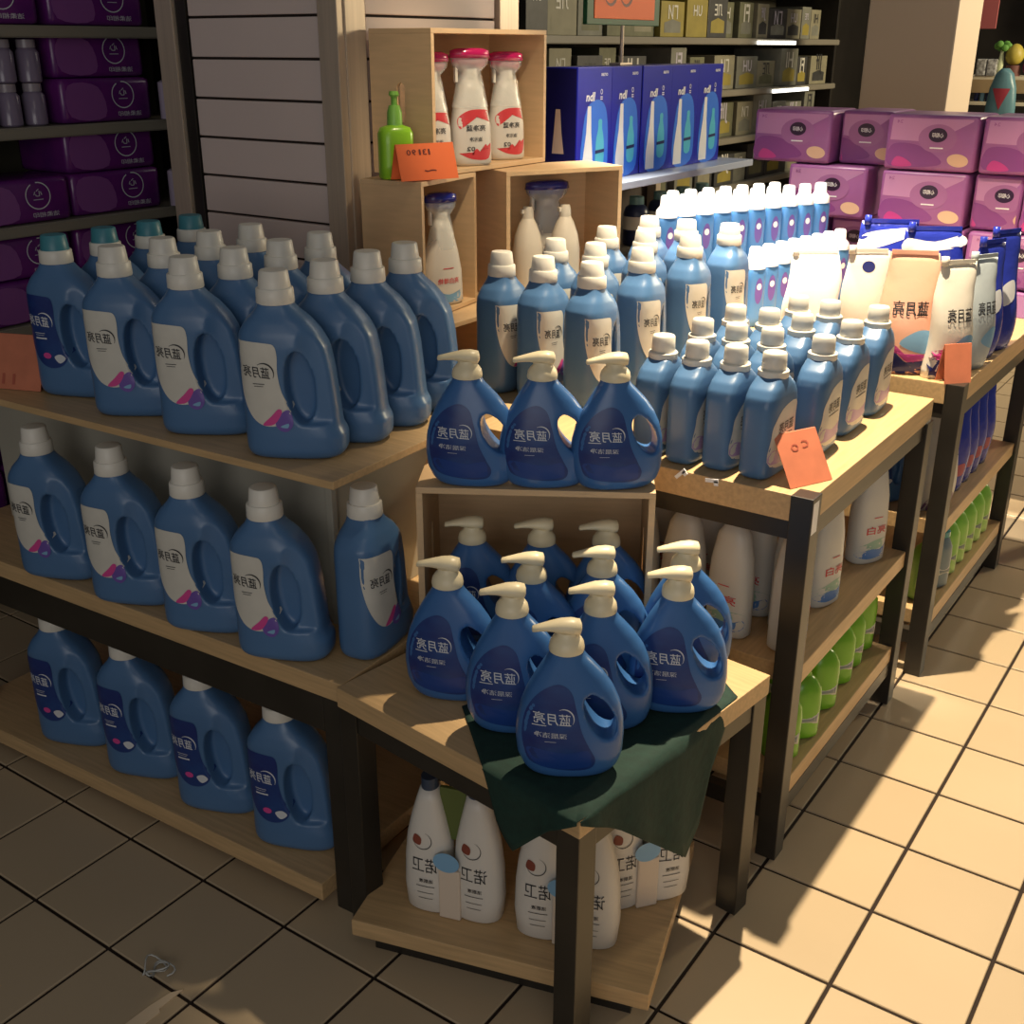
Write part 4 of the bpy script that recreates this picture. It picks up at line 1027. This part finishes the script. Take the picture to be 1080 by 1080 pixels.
blob('purple_basket', (-.95, 6.12, 1.346), .055, .055, mat('plum_ball', (.25, .03, .12), .4), 'distant plum red ball beside the yellow melon', 'fruit', lambda t: boxo('tag_card', (-.02, .02, -.056, -.052, .03, .05), whitep, t))
pt = thing('potted_leek', (-1.125, 6.08, 1.346), 0, 'distant upright pale green vegetable with leaves', 'vegetable')
lathe('stalk', [(0, .014), (.06, .018), (.16, .007)], mat('pale_stalk', (.55, .60, .35), .5), pt, n=12)
for k_ in range(6):
    bm = bmesh.new(); a = k_ * 1.05; bmesh.ops.create_uvsphere(bm, u_segments=8, v_segments=6, radius=1)
    for v in bm.verts: v.co = Vector((v.co.x * .022 + .03 * math.cos(a), v.co.y * .008 + .02 * math.sin(a), v.co.z * .02 + .165 + .012 * math.sin(a * 2)))
    bobj('leaf', bm, mat('leaf_green', (.12, .30, .05), .6), pt, smooth=True)
for k_, (x, m) in enumerate(((-1.225, 'silver'), (-1.165, 'dark'))):
    bm = bmesh.new(); box(bm, x - .028, x + .028, 6.04, 6.14, 1.346, 1.44, bev=.008)
    tag(bobj('wrapped_tray', bm, mat('dark_pattern_wrap', (.12, .11, .10), .3, noise=.9, nscale=60, col2=(.6, .6, .58))), 'distant dark and white patterned tray, %s' % ('left one', 'right one')[k_], 'tray', 'patterned trays on the far display')
for k_ in range(6):
    x = -1.24 + .034 * k_
    bm = bmesh.new(); loft(bm, [sring(x, 6.10, r, r, z, 12, 2) for z, r in ((1.201, .014), (1.26, .014), (1.275, .007), (1.30, .007))])
    tag(bobj('small_bottle', bm, paleblue if k_ % 2 else navy, smooth=True), 'distant small blue bottle, %s in a row under the far fascia' % inn[k_], 'bottle', 'small blue bottles on the far display')
bk = thing('teal_bag', (-1.06, 5.98, 1.20), 0, 'distant teal grey bag with red triangle', 'bag')
bm = bmesh.new(); loft(bm, [sring(0, 0, a, .04, z, 20, 2.4) for z, a in ((-.25, .09), (-.02, .085), (.08, .075), (.16, .05), (.19, .02))]); b_ = bobj('bag', bm, mat('teal_film_bag', (.09, .20, .24), .35, bump=.5, nscale=20), bk, smooth=True)
patch('red_triangle', projector(b_.data, .0015), [(-.05, .08), (.05, .08), (0, -.04)], mat('dark_red_print', (.30, .03, .05), .4), bk, rings=3, k=6, smooth=False)
bk.location = (-1.06, 5.95, 1.201); st = boxo('plinth', (-.20, .62, -.08, .10, .0, .95), mat('dark_plinth', (.08, .06, .06), .7), None); st.location = (-1.06, 5.95, 0); tag(st, 'dark plinth under the distant teal bag', 'plinth')
pn = boxo('hanging_sign', (-1.16, -1.07, 5.60, 5.61, 1.60, 1.95), mat('dull_red_panel', (.40, .10, .10), .6)); tag(pn, 'dull red panel hanging beyond the cream pillar', 'sign')
hl = boxo('header_panel', (-.95, .4, 8.6, 8.9, 1.75, 2.3), mat('grey_header', (.14, .17, .15), .6)); tag(hl, 'dim grey overhead panel far in the background', 'panel')
